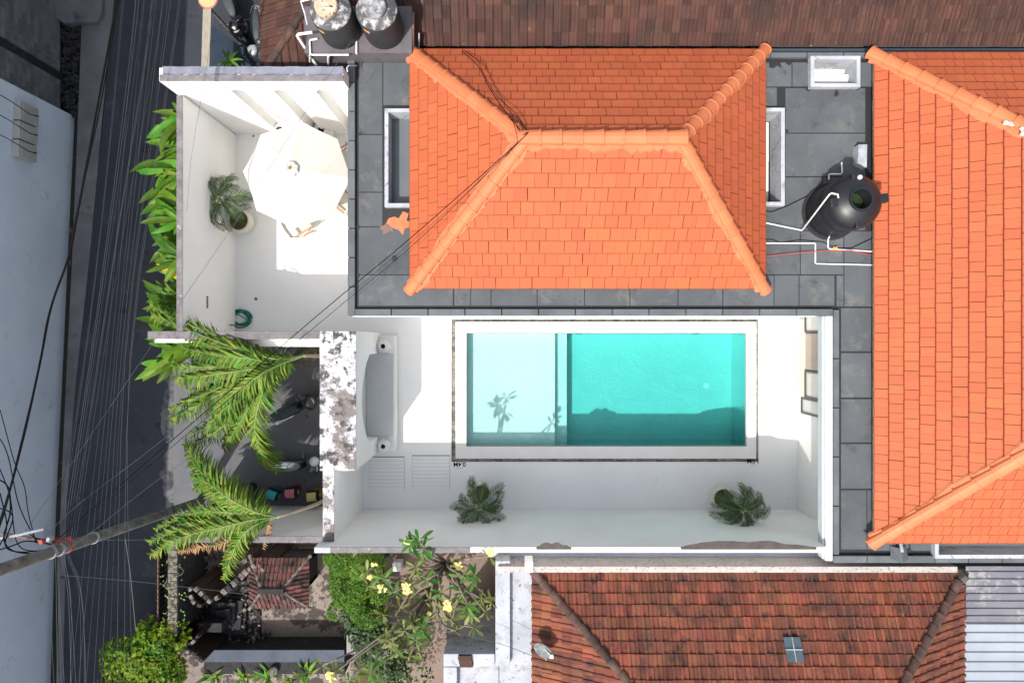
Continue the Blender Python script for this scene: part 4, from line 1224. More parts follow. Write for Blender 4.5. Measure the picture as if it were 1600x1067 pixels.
# depth markings
def text_mesh(s, size, font_z=0):
    cu = bpy.data.curves.new('lettering', 'FONT'); cu.body = s; cu.size = size; cu.align_x = 'CENTER'; cu.offset = size * .02
    o = bpy.data.objects.new('tmp', cu); COL.objects.link(o)
    dg = bpy.context.evaluated_depsgraph_get(); me = bpy.data.meshes.new_from_object(o.evaluated_get(dg))
    bpy.data.objects.remove(o); me.materials.clear(); me.materials.append(M['black']); return me
for s, a, b, lb in (('0.4M', 718, 726, 'painted black 0.4M depth marking on the deck, shallow end'), ('1.5M', 1177, 721, 'painted black 1.5M depth marking on the deck, deep end')):
    c = P(a, b, .004)
    t = thing('depth_marking', lb, 'marking', (c.x, c.y, .0))
    o = bpy.data.objects.new('lettering', text_mesh(s, .185)); COL.objects.link(o); o.parent = t; o.rotation_euler = (0, 0, math.pi); o.location = (0, .075, .004)
    MB().box(c.x - .11, c.x + .11, c.y - .075, c.y - .066, .003, .0045)
    o = bpy.data.objects.new('lettering', text_mesh('POOL DEPTH' if False else '- - - -', .09)); COL.objects.link(o); o.parent = t; o.rotation_euler = (0, 0, math.pi); o.location = (0, -.075, .004)

# bent fibre strips leaning on the courtyard south wall
def flap(x0p, x1p, lb, seed):
    rg = random.Random(seed); z = 3.78; n = 26
    xa = P(x0p, 850, z).x; xb = P(x1p, 850, z).x; vs = []
    for i in range(n + 1):
        f = i / n; x = xa + (xb - xa) * f
        e = min(1, f * 6, (1 - f) * 3)
        wv = .02 * math.sin(f * 21 + seed) + rg.uniform(-.008, .008)
        vs += [(x, -4.985, 3.735), (x, -4.92 + .02 * e, 3.745 + .02 * e), (x, -4.93 + (.16 if seed == 1 else .12) * e + wv * .8, 3.75 + .03 * e + wv * .4)]
    fs = []
    for i in range(n):
        for j in range(2): fs.append((3 * i + j, 3 * i + 3 + j, 3 * i + 4 + j, 3 * i + 1 + j))
    MB().add(vs, fs).build('fibre_strip', M['flap'], label=lb, cat='roofing strip', group='bent roofing strips on the south wall')
flap(1064, 1277, 'long bent dark roofing strip lying on the south wall near the 1.5M end', 1)
flap(838, 893, 'short bent roofing strip lying on the middle of the south wall', 2)

# ------------------------------------------------------------------ roof equipment
tk = thing('black_water_tank', 'large shiny black water tank with open round hatch on the grey flat roof', 'water tank', (*tuple(P(1297, 330, ZR))[:2], ZR + .01))
tx, ty = P(1297, 331, ZR).x, P(1297, 331, ZR).y
prof = [(.60, 0), (.62, .03), (.62, .34), (.605, .37), (.62, .40), (.62, .78), (.605, .81), (.62, .84), (.62, 1.16), (.60, 1.22), (.52, 1.33), (.40, 1.41), (.27, 1.46), (.265, 1.50), (.225, 1.50), (.215, 1.40), (.2, .7)]
MB().lathe(prof, (tx, ty, ZR + .012), 48).build('tank_body', M['blackplastic'], tk, smooth=60)
MB().lathe([(.2, 0), (.2, .003)], (tx, ty, ZR + 1.15), 24).build('water', mat('green_water', (.006, .014, .004), .5, (.012, .03, .005), 8, bump=0), tk)
for a in (95, 5, 185, 275):
    A = R(a); c, s = math.cos(A), math.sin(A)
    Mx = Matrix.Translation((tx, ty, ZR)) @ Matrix.Rotation(A, 4, 'Z')
    MB().box(.36, .62 if a != 5 else .68, -.10, .10, 1.2, 1.375, Mx).build('shoulder_pad', M['blackplastic'], tk, bevel=.02)
q = P(1344, 277, ZR + 1.4); MB().lathe([(.05, 0), (.05, .05), (.02, .07)], (q.x, q.y, ZR + 1.36), 14).build('float_cap', M['pvc'], tk)
MB().lathe([(.70, 0), (.70, .012)], (tx, ty, ZR + .002), 30).build('base_pad', M['bitumen'], tk)
def pipe(pts, r, m, label, name='water_pipe', cat='pipe', group=None, sm=True):
    return MB().tube([P(a, b, z) for a, b, z in pts], r, 8).build(name, m, label=label, cat=cat, group=group, smooth=40)
zp = ZR + .05
pipe([(1190, 347, zp), (1253, 360, zp), (1254, 359, zp + .1), (1296, 304, 4.95), (1299, 302, 4.97), (1309, 304, 4.97), (1310, 309, 4.88)], .018, M['pvc'], 'white pipe running from the roof edge up to the top of the shiny black tank')
pipe([(1190, 380, zp), (1273, 380, zp), (1274, 382, zp), (1274, 411, zp), (1276, 412, zp), (1363, 414, zp)], .017, M['pvc'], 'white pipe with two right-angle bends crossing the flat roof below the tank')
pipe([(1296, 370, 3.6), (1294, 374, zp), (1294, 387, zp), (1296, 389, zp), (1364, 393, zp)], .017, M['pvc'], 'short white pipe with yellow valve leaving the foot of the shiny black tank')
q = P(1304, 388, zp); MB().box(q.x - .05, q.x + .05, q.y - .03, q.y + .03, zp - .01, zp + .05).tube([(q.x, q.y, zp), (q.x, q.y, zp + .08)], .012, 6).build('yellow_valve', mat('yellow_valve', (.55, .38, .05), .5, bump=0), label='small yellow valve on the white pipe below the tank', cat='valve', bevel=.006)
pipe([(1315, 254, zp + .15), (1316, 270, zp + .15), (1314, 272, zp + .15), (1298, 272, zp), (1295, 274, zp), (1295, 281, zp)], .016, M['pvc'], 'short white stepped pipe in the shadow above the shiny black tank')
pipe([(1190, 401, zp), (1240, 396, zp + .05), (1290, 392, zp + .05), (1330, 392, zp + .05), (1364, 399, zp)], .010, M['redwire'], 'thin red hose crossing the flat roof below the tank', 'red_hose', 'hose')
pipe([(1190, 329, ZR + .03), (1206, 331, ZR + .03), (1230, 322, ZR + .03), (1262, 306, ZR + .03)], .010, M['wire'], 'black cable snaking from the roof edge to the shiny black tank', 'roof_cable', 'cable')
pipe([(1190, 376, ZR + .03), (1205, 374, ZR + .03), (1220, 379, ZR + .03), (1250, 375, ZR + .03), (1285, 378, ZR + .03), (1306, 388, ZR + .03), (1330, 388, ZR + .04), (1364, 372, ZR + .06)], .008, M['wire'], 'thin black cable following the white pipe below the tank', 'roof_cable', 'cable')
x0, x1, y0, y1 = rect(1341, 1354, 226, 262, 3.7)
MB().prism([(x0, y1), (x0 - .02, y0 + .12), (x1, y0), (x1 + .01, y1)], ZR, 3.72).build('vent_box', M['steelpipe'], label='small pale grey vent box at the edge of the east orange roof', cat='vent', bevel=.01)
# wrapped downpipe at the south edge
dp = thing('wrapped_outlet', 'grey membrane-wrapped rainwater outlet under the corner of the east orange roof', 'downpipe', (*tuple(P(1402, 862, ZR))[:2], ZR))
q = P(1402, 862, ZR)
MB().add([(q.x - .2, q.y + .16, ZR + .02), (q.x + .2, q.y + .16, ZR + .02), (q.x - .23, q.y - .12, ZR + .13), (q.x + .2, q.y - .14, ZR + .13), (q.x - .12, q.y - .2, ZR - .25), (q.x + .1, q.y - .22, ZR - .25), (q.x, q.y + .12, ZR + .15), (q.x, q.y - .2, ZR + .24)],
         [(0, 6, 7, 2), (6, 1, 3, 7), (2, 7, 4), (7, 3, 5), (7, 5, 4), (0, 1, 6)]).build('membrane_wrap', M['membrane_curb'], dp)
MB().tube([(q.x + .02, q.y + .28, ZR + .10), (q.x + .02, q.y + .05, ZR + .18)], .04, 10).build('pipe_stub', M['steelpipe'], dp)
# old tanks on their platform
MB().box(-4.90, -2.36, 6.80, 7.90, 3.2, 4.0).build('tank_platform', mat('purple_grey_screed', (.13, .115, .125), .9, (.09, .08, .09), 3, bump=.2), label='purple-grey concrete platform under the two old black tanks', cat='platform', bevel=.01)
def old_tank(cx, cy, top, lid, lb, rr=.47):
    t = thing('old_water_tank', lb, 'water tank', (cx, cy, 4.0), 'old water tanks on the platform')
    z0 = 4.002
    MB().lathe([(rr * .97, 0), (rr, .04), (rr, .95), (rr * .97, .98)], (cx, cy, z0), 36).build('tank_body', M['oldtank'], t, smooth=50)
    MB().lathe([(rr * .975, 0), (rr * .90, .04), (rr * .66, .08), (rr * .62, .09)], (cx, cy, z0 + .98), 36).build('tank_top', M['tanktop'], t, smooth=50)
    MB().lathe([(rr * .55, 0), (rr * .55, .10), (rr * .5, .125)], (cx + lid[1], cy + lid[2], z0 + 1.05), 28).build('lid', lid[0], t, smooth=40)
    a = R(238); 
    pts = []
    for i in range(7):
        b = a + (i - 3) * .055
        pts.append((cx + (rr + .004) * math.cos(b), cy + (rr + .004) * math.sin(b)))
    mb = MB(); vs = [(x, y, z) for x, y in pts for z in (z0 + .78, z0 + .88)]
    mb.add(vs, [(2 * i, 2 * i + 2, 2 * i + 3, 2 * i + 1) for i in range(6)]).build('label_sticker', M['sticker'], t)
old_tank(-4.02, 7.33, 5.05, (M['lidrust'], -.06, .02), 'old black tank with tan stained lid, left of the two by the terrace corner')
old_tank(-3.00, 7.33, 5.05, (M['lidgrey'], -.02, .0), 'old black tank with grey stained lid, right of the two next to the orange roof')
zt = 4.15
pipe([(488, 51, 4.3), (466, 54, 4.3), (464, 56, 4.3), (494, 102, 3.5)], .033, M['pvc'], 'thick white pipe bent around the old tank with the tan lid')
pipe([(496, 61, 4.05), (485, 63, 4.05), (484, 65, 4.05), (485, 84, 4.05), (487, 86, 4.05), (545, 86, 4.05)], .022, M['pvc'], 'thin white L-shaped pipe along the foot of the tan-lidded old tank')
pipe([(484, 86, 4.03), (484, 97, 3.6)], .018, M['pvc'], 'short white pipe hanging below the corner of the tank platform')
pipe([(561, 54, 4.05), (557, 56, 4.05), (557, 85, 4.05)], .022, M['pvc'], 'straight white pipe standing between the two old tanks')
pipe([(513, 87, 4.05), (513, 101, 3.4)], .028, M['pvc'], 'stubby white pipe dropping below the middle of the old tanks')
pipe([(497, -4, 5.0), (470, 3, 5.0), (476, 20, 4.9), (480, 38, 4.4)], .020, M['pvc'], 'white pipe looping over the left side of the tan-lidded old tank')
pipe([(646, 20, 4.0), (645, 78, 3.9)], .028, M['rust'], 'rusty pale pipe at the corner of the orange roof beside the tank platform')
pipe([(655, 52, 3.8), (654, 80, 3.5)], .020, M['steelpipe'], 'thin grey pipe in the dark gap beside the orange roof corner')
pipe([(634, 78, 3.9), (633, 88, 3.6)], .028, M['steelpipe'], 'stubby grey pipe end at the right foot of the tank platform')
pipe([(543, 113, 4.05), (542, 106, 4.05), (545, 103, 4.02), (557, 103, 3.6)], .014, M['pvc'], 'tiny white pipe hook at the corner of the terrace wall and flat roof')
# satellite dish
wf = (SA0 - SB0).cross(SA2 - SB0); wf = wf if wf.z > 0 else -wf; wf.normalize()
dc = on_face(850, 1008, SA0, wf)
sd = thing('satellite_dish', 'small grey satellite dish with arm on the left slope of the red clay roof', 'satellite dish', dc)
Mx = Matrix.Translation(dc + Vector((-.02, .1, .42))) @ Matrix.Rotation(R(25), 4, 'X') @ Matrix.Rotation(R(-30), 4, 'Y')
MB().lathe([(.0, .0), (.10, .008), (.20, .03), (.25, .055), (.245, .062), (.19, .038), (.10, .016), (.0, .01)], (0, 0, 0), 28, Mx, sy=.9).build('dish', mat('stained_dish', (.16, .18, .18), .7, (.08, .09, .085), 8, .4, .6, bump=.1), sd, smooth=50)
MB().tube([dc + Vector((-.02, .1, .42)), dc + Vector((.02, -.15, .28)), dc + Vector((.05, -.30, .1)), dc + Vector((.05, -.30, -.02))], .02, 8).build('arm', M['steelpipe'], sd)
MB().tube([dc + Vector((.0, .1, .44)), dc + Vector((.15, .02, .62))], .012, 6).box(dc.x + .11, dc.x + .19, dc.y - .02, dc.y + .06, dc.z + .58, dc.z + .66).build('receiver', M['pvc'], sd)
# rags on the east roof hip
for i, (a, b) in enumerate(((1562, 197), (1584, 210))):
    c = on_face(a, b, D2, n2) + Vector((0, 0, .22)); mb = MB(); rg = random.Random(i + 3); vs = []; fs = []
    for y in range(6):
        for x in range(6):
            vs.append(c + Vector(((x - 2.5) * (.038 if i == 0 else .016) + rg.uniform(-.015, .015), (y - 2.5) * (.016 if i == 0 else .038) + rg.uniform(-.015, .015) - (x * .012 if i == 0 else 0), rg.uniform(0, .06))))
    for y in range(5):
        for x in range(5):
            if rg.random() > .12: fs.append((y * 6 + x, y * 6 + x + 1, y * 6 + x + 7, y * 6 + x + 6))
    mb.add(vs, fs).build('white_rag', M['whitepot'], label=('crumpled white plastic scrap on the hip of the east orange roof, wider one', 'narrow white plastic scrap on the hip of the east orange roof at the frame edge')[i], cat='rag')

# ------------------------------------------------------------------ planting bed: broad-leaved plants
def broad_leaf(L, w, arch, seed, tear=0.0):
    rg = random.Random(seed); mb = MB(); n = 9; vs = []; fs = []
    for i in range(n + 1):
        f = i / n
        x = L * f; z = arch * L * (f - 1.35 * f * f)
        y0 = .04 * L * math.sin(f * 3 + seed)
        ww = w * .5 * (math.sin(math.pi * min(1, .06 + f * .97)) ** .62) + .004
        e1 = ww * (1 + rg.uniform(-.12, .12)); e2 = ww * (1 + rg.uniform(-.12, .12))
        fold = ww * .35
        vs += [(x, y0 - e1, z + fold + rg.uniform(-.01, .01)), (x, y0 - e1 * .5, z + fold * .45), (x, y0, z), (x, y0 + e2 * .5, z + fold * .45), (x, y0 + e2, z + fold + rg.uniform(-.01, .01))]
    for i in range(n):
        for j in range(4):
            if j in (0, 3) and rg.random() < tear: continue
            fs.append((5 * i + j, 5 * i + j + 1, 5 * i + j + 6, 5 * i + j + 5))
    return mb.add(vs, fs).mesh('leaf', M['banana'], smooth=True)
bl = [broad_leaf(.85, .17, .35, 1), broad_leaf(.75, .15, .2, 2, .1), broad_leaf(.95, .20, .45, 3), broad_leaf(.8, .13, .1, 4), broad_leaf(1.1, .24, .4, 5, .12), broad_leaf(.6, .12, .3, 6)]
ylw = mat('yellowed_leaf', (.55, .42, .04), .6, (.35, .30, .03), 6, bump=0)
rg = random.Random(21)
nplant = 11
for i in range(nplant):
    f = i / (nplant - 1)
    y = 5.75 - f * 6.05; x = -8.62 - rg.uniform(0, .18)
    where = ['at the north end of the planting bed', 'second from the north end of the planting bed', 'third from the north end of the planting bed', 'north of the bed centre beside the terrace wall', 'just north of the parasol pot, in the bed outside the terrace wall', 'in the middle of the planting bed outside the wall', 'just south of the middle of the planting bed', 'with one yellowed leaf in the southern half of the bed', 'third from the south end of the planting bed', 'second from the south end of the planting bed', 'with the longest leaves at the south end of the planting bed'][i]
    t = thing('broadleaf_plant', 'green broad-leaved plant ' + where, 'plant', (x, y, -.25), 'broad-leaved plants outside the terrace wall')
    hh = 2.15 - .25 * (i % 2) + rg.uniform(-.1, .1)
    st_ = MB()
    nl = 15
    big = 1.0 if i < 9 else 1.22
    for k in range(nl):
        a = R(180) + rg.uniform(-1.0, 1.0) * R(62) + (R(20) if k % 5 == 0 else 0)
        z = hh - rg.uniform(0, .85) * (k / nl)
        b = Vector((x + .1 * rg.uniform(-1, 1), y + rg.uniform(-.22, .22), z))
        s = rg.uniform(.75, 1.3) * big
        pitch = rg.uniform(-.45, .12)
        Mx = Matrix.Translation(b) @ Matrix.Rotation(a, 4, 'Z') @ Matrix.Rotation(pitch, 4, 'Y') @ Matrix.Rotation(rg.uniform(-.5, .5), 4, 'X') @ Matrix.Scale(s, 4)
        o = inst('leaf', bl[rg.randrange(6)], t, Mx)
        if i == 7 and k == 3:
            o.data = o.data.copy(); o.data.materials[0] = ylw; o['label'] = 'yellowed leaf'
        st_.tube([(x + rg.uniform(-.05, .05), y + rg.uniform(-.05, .05), -.25), (x, y, z * .6), tuple(b)], [.03, .022, .012], 5)
    st_.build('stem', M['crown'], t)

# ------------------------------------------------------------------ tall palms over the carport
def palm(label, base, crown, trunk_mid, fronds, grp):
    t = thing('feather_palm', label, 'palm tree', base, grp)
    c = Vector(crown)
    tp = spline([base, trunk_mid, c], 12)
    MB().tube(tp, [.075 - .003 * i for i in range(13)], 10).build('trunk', M['palmbark'], t, smooth=True)
    first = [P(*q) for q in fronds[0][0][:2]]
    allf = []
    for j, (pts, L, dry, nl) in enumerate(fronds):
        allf.append((pts, L, dry, nl))
        if not dry:
            r9 = random.Random(j * 3 + 1); ox, oy = r9.uniform(-6, 10), r9.choice([-1, 1]) * r9.uniform(9, 17)
            allf.append(([(a + ox * i / len(pts), b + oy * (i + 1) / len(pts) * 1.3, z - .12) for i, (a, b, z) in enumerate(pts)], L * .95, dry, int(nl * .85)))
    for k, (pts, L, dry, nl) in enumerate(allf):
        w = [c] + [P(*q) for q in pts]
        rg = random.Random(k + len(label))
        mb = frond_mb(w, int(nl * 1.6), L * (1.2 if not dry else 1), .046, .95 if not dry else .9, fwd=.75, lift=.05, skip=.12 if not dry else .2, r0=.020, rng=rg, jitter=.42, swing=Vector((-.3, -.65, 0)) if L > .5 else Vector((-.1, -.3, 0)))
        mb.build('frond', [M['palm_dry'] if dry else M['palm'], M['crown']], t)
    return t
palm('tall feather palm over the carport beside the terrace wall, with pale green crownshaft', (-5.22, -.42, -.27), P(474, 556, 2.75), (-5.2, -.40, 1.2), [
    ([(440, 562, 3.2), (385, 550, 3.5), (325, 528, 3.4), (268, 505, 3.1), (240, 492, 2.8)], .62, False, 58),
    ([(430, 570, 3.3), (370, 580, 3.6), (315, 588, 3.4), (275, 592, 3.0)], .60, False, 54),
    ([(425, 575, 3.2), (375, 600, 3.5), (320, 628, 3.3), (268, 655, 2.8)], .60, False, 54),
    ([(425, 576, 3.1), (385, 615, 3.3), (345, 655, 3.0), (300, 678, 2.6)], .50, False, 46),
    ([(428, 577, 3.2), (408, 620, 3.4), (398, 670, 3.1), (410, 712, 2.6), (432, 735, 2.1)], .46, False, 50),
    ([(432, 572, 3.4), (400, 590, 3.7), (365, 615, 3.6), (330, 645, 3.3)], .5, False, 42),
    ([(440, 565, 3.0), (400, 565, 3.1), (350, 560, 3.0), (300, 560, 2.7)], .5, False, 42),
    ([(425, 575, 3.0), (385, 595, 3.2), (345, 612, 3.1), (290, 625, 2.7)], .55, False, 46),
    ([(428, 580, 3.0), (400, 620, 3.2), (372, 665, 3.0), (350, 700, 2.5)], .45, False, 44),
    ([(430, 568, 3.2), (390, 560, 3.6), (340, 556, 3.6), (290, 545, 3.2)], .55, False, 48),
], 'feather palms over the carport')
palm('tall feather palm with curved beige trunk arching over the coloured bins', (-5.0, -4.1, -.27), P(432, 808, 3.0), (-5.08, -4.3, 1.6), [
    ([(400, 795, 3.4), (350, 768, 3.7), (312, 735, 3.5), (292, 708, 3.1)], .48, False, 52),
    ([(395, 812, 3.5), (345, 824, 3.7), (290, 838, 3.5), (236, 866, 3.1)], .50, False, 54),
    ([(402, 818, 3.4), (378, 838, 3.5), (362, 868, 3.2), (350, 905, 2.7)], .42, False, 36),
    ([(400, 800, 3.5), (360, 780, 3.8), (325, 755, 3.7), (300, 745, 3.4)], .40, False, 46),
    ([(400, 812, 3.3), (350, 812, 3.5), (290, 822, 3.3), (245, 845, 2.9)], .42, False, 44),
    ([(398, 806, 3.4), (355, 800, 3.6), (310, 800, 3.4), (275, 812, 3.0)], .46, False, 44),
    ([(398, 822, 3.1), (350, 848, 3.1), (310, 856, 2.8), (280, 862, 2.5)], .34, True, 26),
    ([(420, 812, 3.0), (418, 832, 2.9), (412, 856, 2.4)], .2, True, 12),
], 'feather palms over the carport')
# small scraggly plant by the crownshaft
def leaf_cloud(c, rad, n, size, mats, seed, flat=1.0, shell=.55, w=.5):
    """leaf-sized faces through the outer part of an uneven crown"""
    rg = random.Random(seed); mb = MB(); c = Vector(c)
    lob = [(Vector((rg.gauss(0, 1), rg.gauss(0, 1), rg.gauss(0, .6))).normalized(), rg.uniform(.2, .45)) for _ in range(9)]
    for i in range(n):
        d = Vector((rg.gauss(0, 1), rg.gauss(0, 1), rg.gauss(0, 1) + .45)).normalized()
        k = 1 + sum(a * max(0, d.dot(v)) ** 4 for v, a in lob) - .25
        r_ = (shell + (1 - shell) * rg.random() ** .6) * k
        p = c + Vector((d.x * rad[0], d.y * rad[1], d.z * rad[2])) * r_
        if p.z < c.z - rad[2] * .8: continue
        s = size * rg.uniform(.6, 1.25)
        nrm = (d * .7 + Vector((rg.gauss(0, .5), rg.gauss(0, .5), rg.gauss(0, .4) + .5))).normalized()
        t = nrm.cross(Vector((rg.gauss(0, 1), rg.gauss(0, 1), rg.gauss(0, .3)))).normalized(); b = nrm.cross(t)
        mb.add([p - t * s * .5, p - t * s * .1 + b * s * w * .5 + nrm * s * .06, p + t * s * .5, p - t * s * .1 - b * s * w * .5 + nrm * s * .06, p + nrm * -.01 * s], [(0, 1, 4), (1, 2, 4), (2, 3, 4), (3, 0, 4)])
    return mb
def bush(name, label, c, rad, n, size, m, seed, trunk_z, cat='bush', w=.5):
    t = thing(name, label, cat, (c[0], c[1], trunk_z))
    leaf_cloud(c, rad, n, size, m, seed, w=w).build('foliage', m, t, kind='stuff')
    st_ = MB(); rg = random.Random(seed)
    for k in range(9):
        e = Vector(c) + Vector((rg.uniform(-.6, .6) * rad[0], rg.uniform(-.6, .6) * rad[1], rg.uniform(0, .6) * rad[2]))
        st_.tube([(c[0] + rg.uniform(-.05, .05), c[1] + rg.uniform(-.05, .05), trunk_z), (c[0] * .5 + e.x * .5, c[1] * .5 + e.y * .5, (trunk_z + c[2]) / 2), tuple(e)], [.035, .025, .01], 5)
    st_.build('stem', M['bark'], t)
q = P(478, 553, 1.6); bush('scraggly_shrub', 'small scraggly olive shrub beside the pale crownshaft under the terrace wall', (q.x, q.y, 1.6), (.34, .26, .25), 260, .10, leafmat('olive_leaf', (.12, .13, .06), (.16, .15, .08)), 31, -.27)
# hedge and bushes south of the carport
q = P(548, 893, 2.0); hb = thing('green_hedge', 'dense bright green hedge beside the pebbled yard south of the courtyard wall', 'hedge', (q.x, q.y, -.3))
fl = MB()
for (a, b, z, rx, ry, n, sd_) in ((535, 885, 2.1, .42, .42, 2300, 1), (562, 905, 2.2, .50, .5, 2800, 2), (540, 925, 2.0, .42, .45, 2300, 3), (565, 945, 2.0, .46, .42, 2500, 4), (575, 880, 2.3, .4, .35, 1600, 5), (524, 872, 1.9, .28, .26, 700, 6), (592, 958, 2.0, .28, .3, 800, 7), (522, 952, 1.7, .22, .25, 450, 8), (598, 925, 2.2, .25, .3, 600, 9)):
    c = P(a, b, z - .3); m_ = leaf_cloud((c.x, c.y, c.z), (rx, ry, .62), n, .085, None, sd_, w=.45); fl.add(m_.v, m_.f)
fl.build('foliage', M['bush'], hb, kind='stuff')
sm_ = MB()
for (a, b) in ((535, 885), (562, 905), (540, 925), (565, 945)):
    c = P(a, b, 1.2); sm_.tube([(c.x, c.y, -.3), (c.x, c.y, 1.9)], [.05, .03], 6)
sm_.build('stem', M['bark'], hb)
bb = P(222, 1035, 1.6); hb = thing('leafy_street_bush', 'rounded yellow-green leafy bush at the street edge in the bottom left', 'bush', (bb.x, bb.y, -.3))
fl = MB()
for (a, b, z, rx, ry, n, sd_) in ((215, 1030, 1.6, .75, .70, 2100, 11), (250, 1010, 1.7, .55, .6, 1300, 12), (205, 1075, 1.5, .8, .6, 1500, 13), (255, 1065, 1.5, .6, .6, 1200, 14), (235, 990, 1.5, .4, .35, 500, 15)):
    c = P(a, b, z - .2); m_ = leaf_cloud((c.x, c.y, c.z), (rx, ry, .6), n, .145, None, sd_, w=.62); fl.add(m_.v, m_.f)
fl.build('foliage', M['bush2'], hb, kind='stuff')
sm_ = MB()
for k in range(7):
    rg = random.Random(k); sm_.tube([(bb.x, bb.y, -.3), (bb.x + rg.uniform(-.5, .5), bb.y + rg.uniform(-.5, .5), 1.3)], [.06, .02], 6)
sm_.build('stem', M['bark'], hb)

# ------------------------------------------------------------------ plumeria tree
def plum_leaf(L, w, seed):
    rg = random.Random(seed); vs = []; n = 6
    for i in range(n + 1):
        f = i / n; ww = w * .5 * (math.sin(math.pi * min(1, (f * .93 + .03)) ** 1.5) ** .8) + .003
        x = .03 + L * f; z = -.10 * L * f * f * 2 + .12 * L * f
        vs += [(x, -ww, z + ww * .25), (x, 0, z), (x, ww, z + ww * .25)]
    fs = []
    for i in range(n):
        fs += [(3 * i, 3 * i + 1, 3 * i + 4, 3 * i + 3), (3 * i + 1, 3 * i + 2, 3 * i + 5, 3 * i + 4)]
    return MB().add(vs, fs).mesh('leaf', M['plum'], smooth=True)
pl = [plum_leaf(.34, .095, 1), plum_leaf(.28, .08, 2), plum_leaf(.38, .10, 3)]
M['plumg'] = leafmat('plumeria_leaf_green', (.045, .15, .02), (.09, .2, .03), rnd='object', v=.35, h=.02)
plg = []
for m_ in pl:
    c = m_.copy(); c.materials[0] = M['plumg']; plg.append(c)
pt = thing('plumeria_tree', 'plumeria tree with yellow flower clusters and olive leaf rosettes over the brown yard', 'tree', (*tuple(P(680, 905, -.3))[:2], -.3))
tb0 = P(684, 900, -.3); fork = P(697, 878, 1.3)
br_ = MB()
br_.tube(spline([tb0, tb0 + Vector((.03, .05, .8)), fork], 8), [.11, .10, .095, .09, .085, .085, .08, .08, .075], 9)
ros = [(642, 850, 4.65, 14, 1), (660, 858, 4.5, 11, 1), (655, 845, 4.8, 8, 1), (650, 885, 3.2, 9, 0), (592, 902, 3.2, 11, 0), (574, 893, 3.1, 8, 0), (742, 900, 3.2, 11, 1), (764, 868, 4.3, 5, 0), (752, 935, 3.2, 12, 0), (706, 968, 3.2, 9, 0), (684, 955, 3.0, 8, 0), (730, 945, 3.4, 9, 1), (645, 970, 2.8, 9, 0), (620, 1020, 3.0, 9, 0), (600, 905, 3.3, 8, 1), (575, 915, 3.0, 8, 0), (655, 1010, 2.7, 8, 0), (768, 940, 3.1, 6, 0), (598, 960, 2.8, 6, 0), (668, 905, 3.0, 10, 1), (672, 935, 2.9, 10, 0), (690, 925, 3.2, 9, 1), (640, 910, 3.1, 9, 0), (615, 925, 2.9, 9, 1), (740, 980, 3.0, 9, 0), (660, 985, 3.3, 10, 1), (605, 1000, 3.3, 9, 0), (640, 1025, 2.9, 9, 0), (590, 1030, 2.6, 8, 1), (725, 900, 3.4, 9, 1), (560, 1045, 2.9, 8, 0), (722, 925, 3.1, 10, 1), (700, 950, 3.3, 12, 0), (735, 958, 3.2, 12, 0), (758, 955, 3.0, 8, 0),
       (625, 950, 2.9, 8, 0), (632, 985, 3.1, 12, 0), (650, 1000, 3.0, 12, 0), (610, 985, 2.9, 10, 0), (665, 972, 3.0, 9, 1), (615, 1005, 3.1, 9, 0), (578, 1052, 3.2, 8, 1), (522, 1050, 3.2, 9, 0), (545, 1063, 3.1, 6, 1), (712, 985, 2.9, 5, 0), (690, 900, 2.6, 5, 0), (715, 885, 2.7, 5, 0), (640, 935, 2.7, 5, 0), (503, 1040, 3.0, 5, 0)]
rg = random.Random(77)
hubs = {}
for i, (a, b, z, n, gr) in enumerate(ros):
    e = P(a, b, z)
    if b < 960 and a > 600: mid = P((a + 697) / 2 + rg.uniform(-12, 12), (b + 878) / 2 + rg.uniform(-8, 8), (z + 1.9) / 2 + .3); st0 = fork
    elif a < 600 and b < 960: mid = P((a + 680) / 2, b + 8, 2.3); st0 = fork
    elif a < 590: mid = P(610, 990, 2.3); st0 = P(655, 965, 1.9)
    else: mid = P((a + 665) / 2, (b + 955) / 2, 2.3); st0 = P(680, 915, 1.0)
    br_.tube(spline([st0, mid, e], 7), [.05, .045, .04, .034, .03, .026, .022, .018], 6)
    ph = rg.random() * 6
    for k in range(n):
        aa = ph + 2 * math.pi * k / n + rg.uniform(-.45, .45)
        Mx = Matrix.Translation(e + Vector((0, 0, rg.uniform(-.06, .03)))) @ Matrix.Rotation(aa, 4, 'Z') @ Matrix.Rotation(rg.uniform(-.55, .65), 4, 'Y') @ Matrix.Rotation(rg.uniform(-1.0, 1.0), 4, 'X') @ Matrix.Scale(rg.uniform(.5, .98), 4)
        inst('leaf', (plg if gr else pl)[rg.randrange(3)], pt, Mx)
br_.tube(spline([P(655, 965, 1.9), P(608, 985, 2.5), P(540, 1035, 3.0)], 8), [.05, .045, .04, .035, .03, .026, .022, .02, .016], 6)
br_.tube([P(684, 893, .8), P(680, 915, 1.0), P(655, 965, 1.9)], [.07, .06, .05], 7)
br_.build('branches', M['bark'], pt, smooth=True)
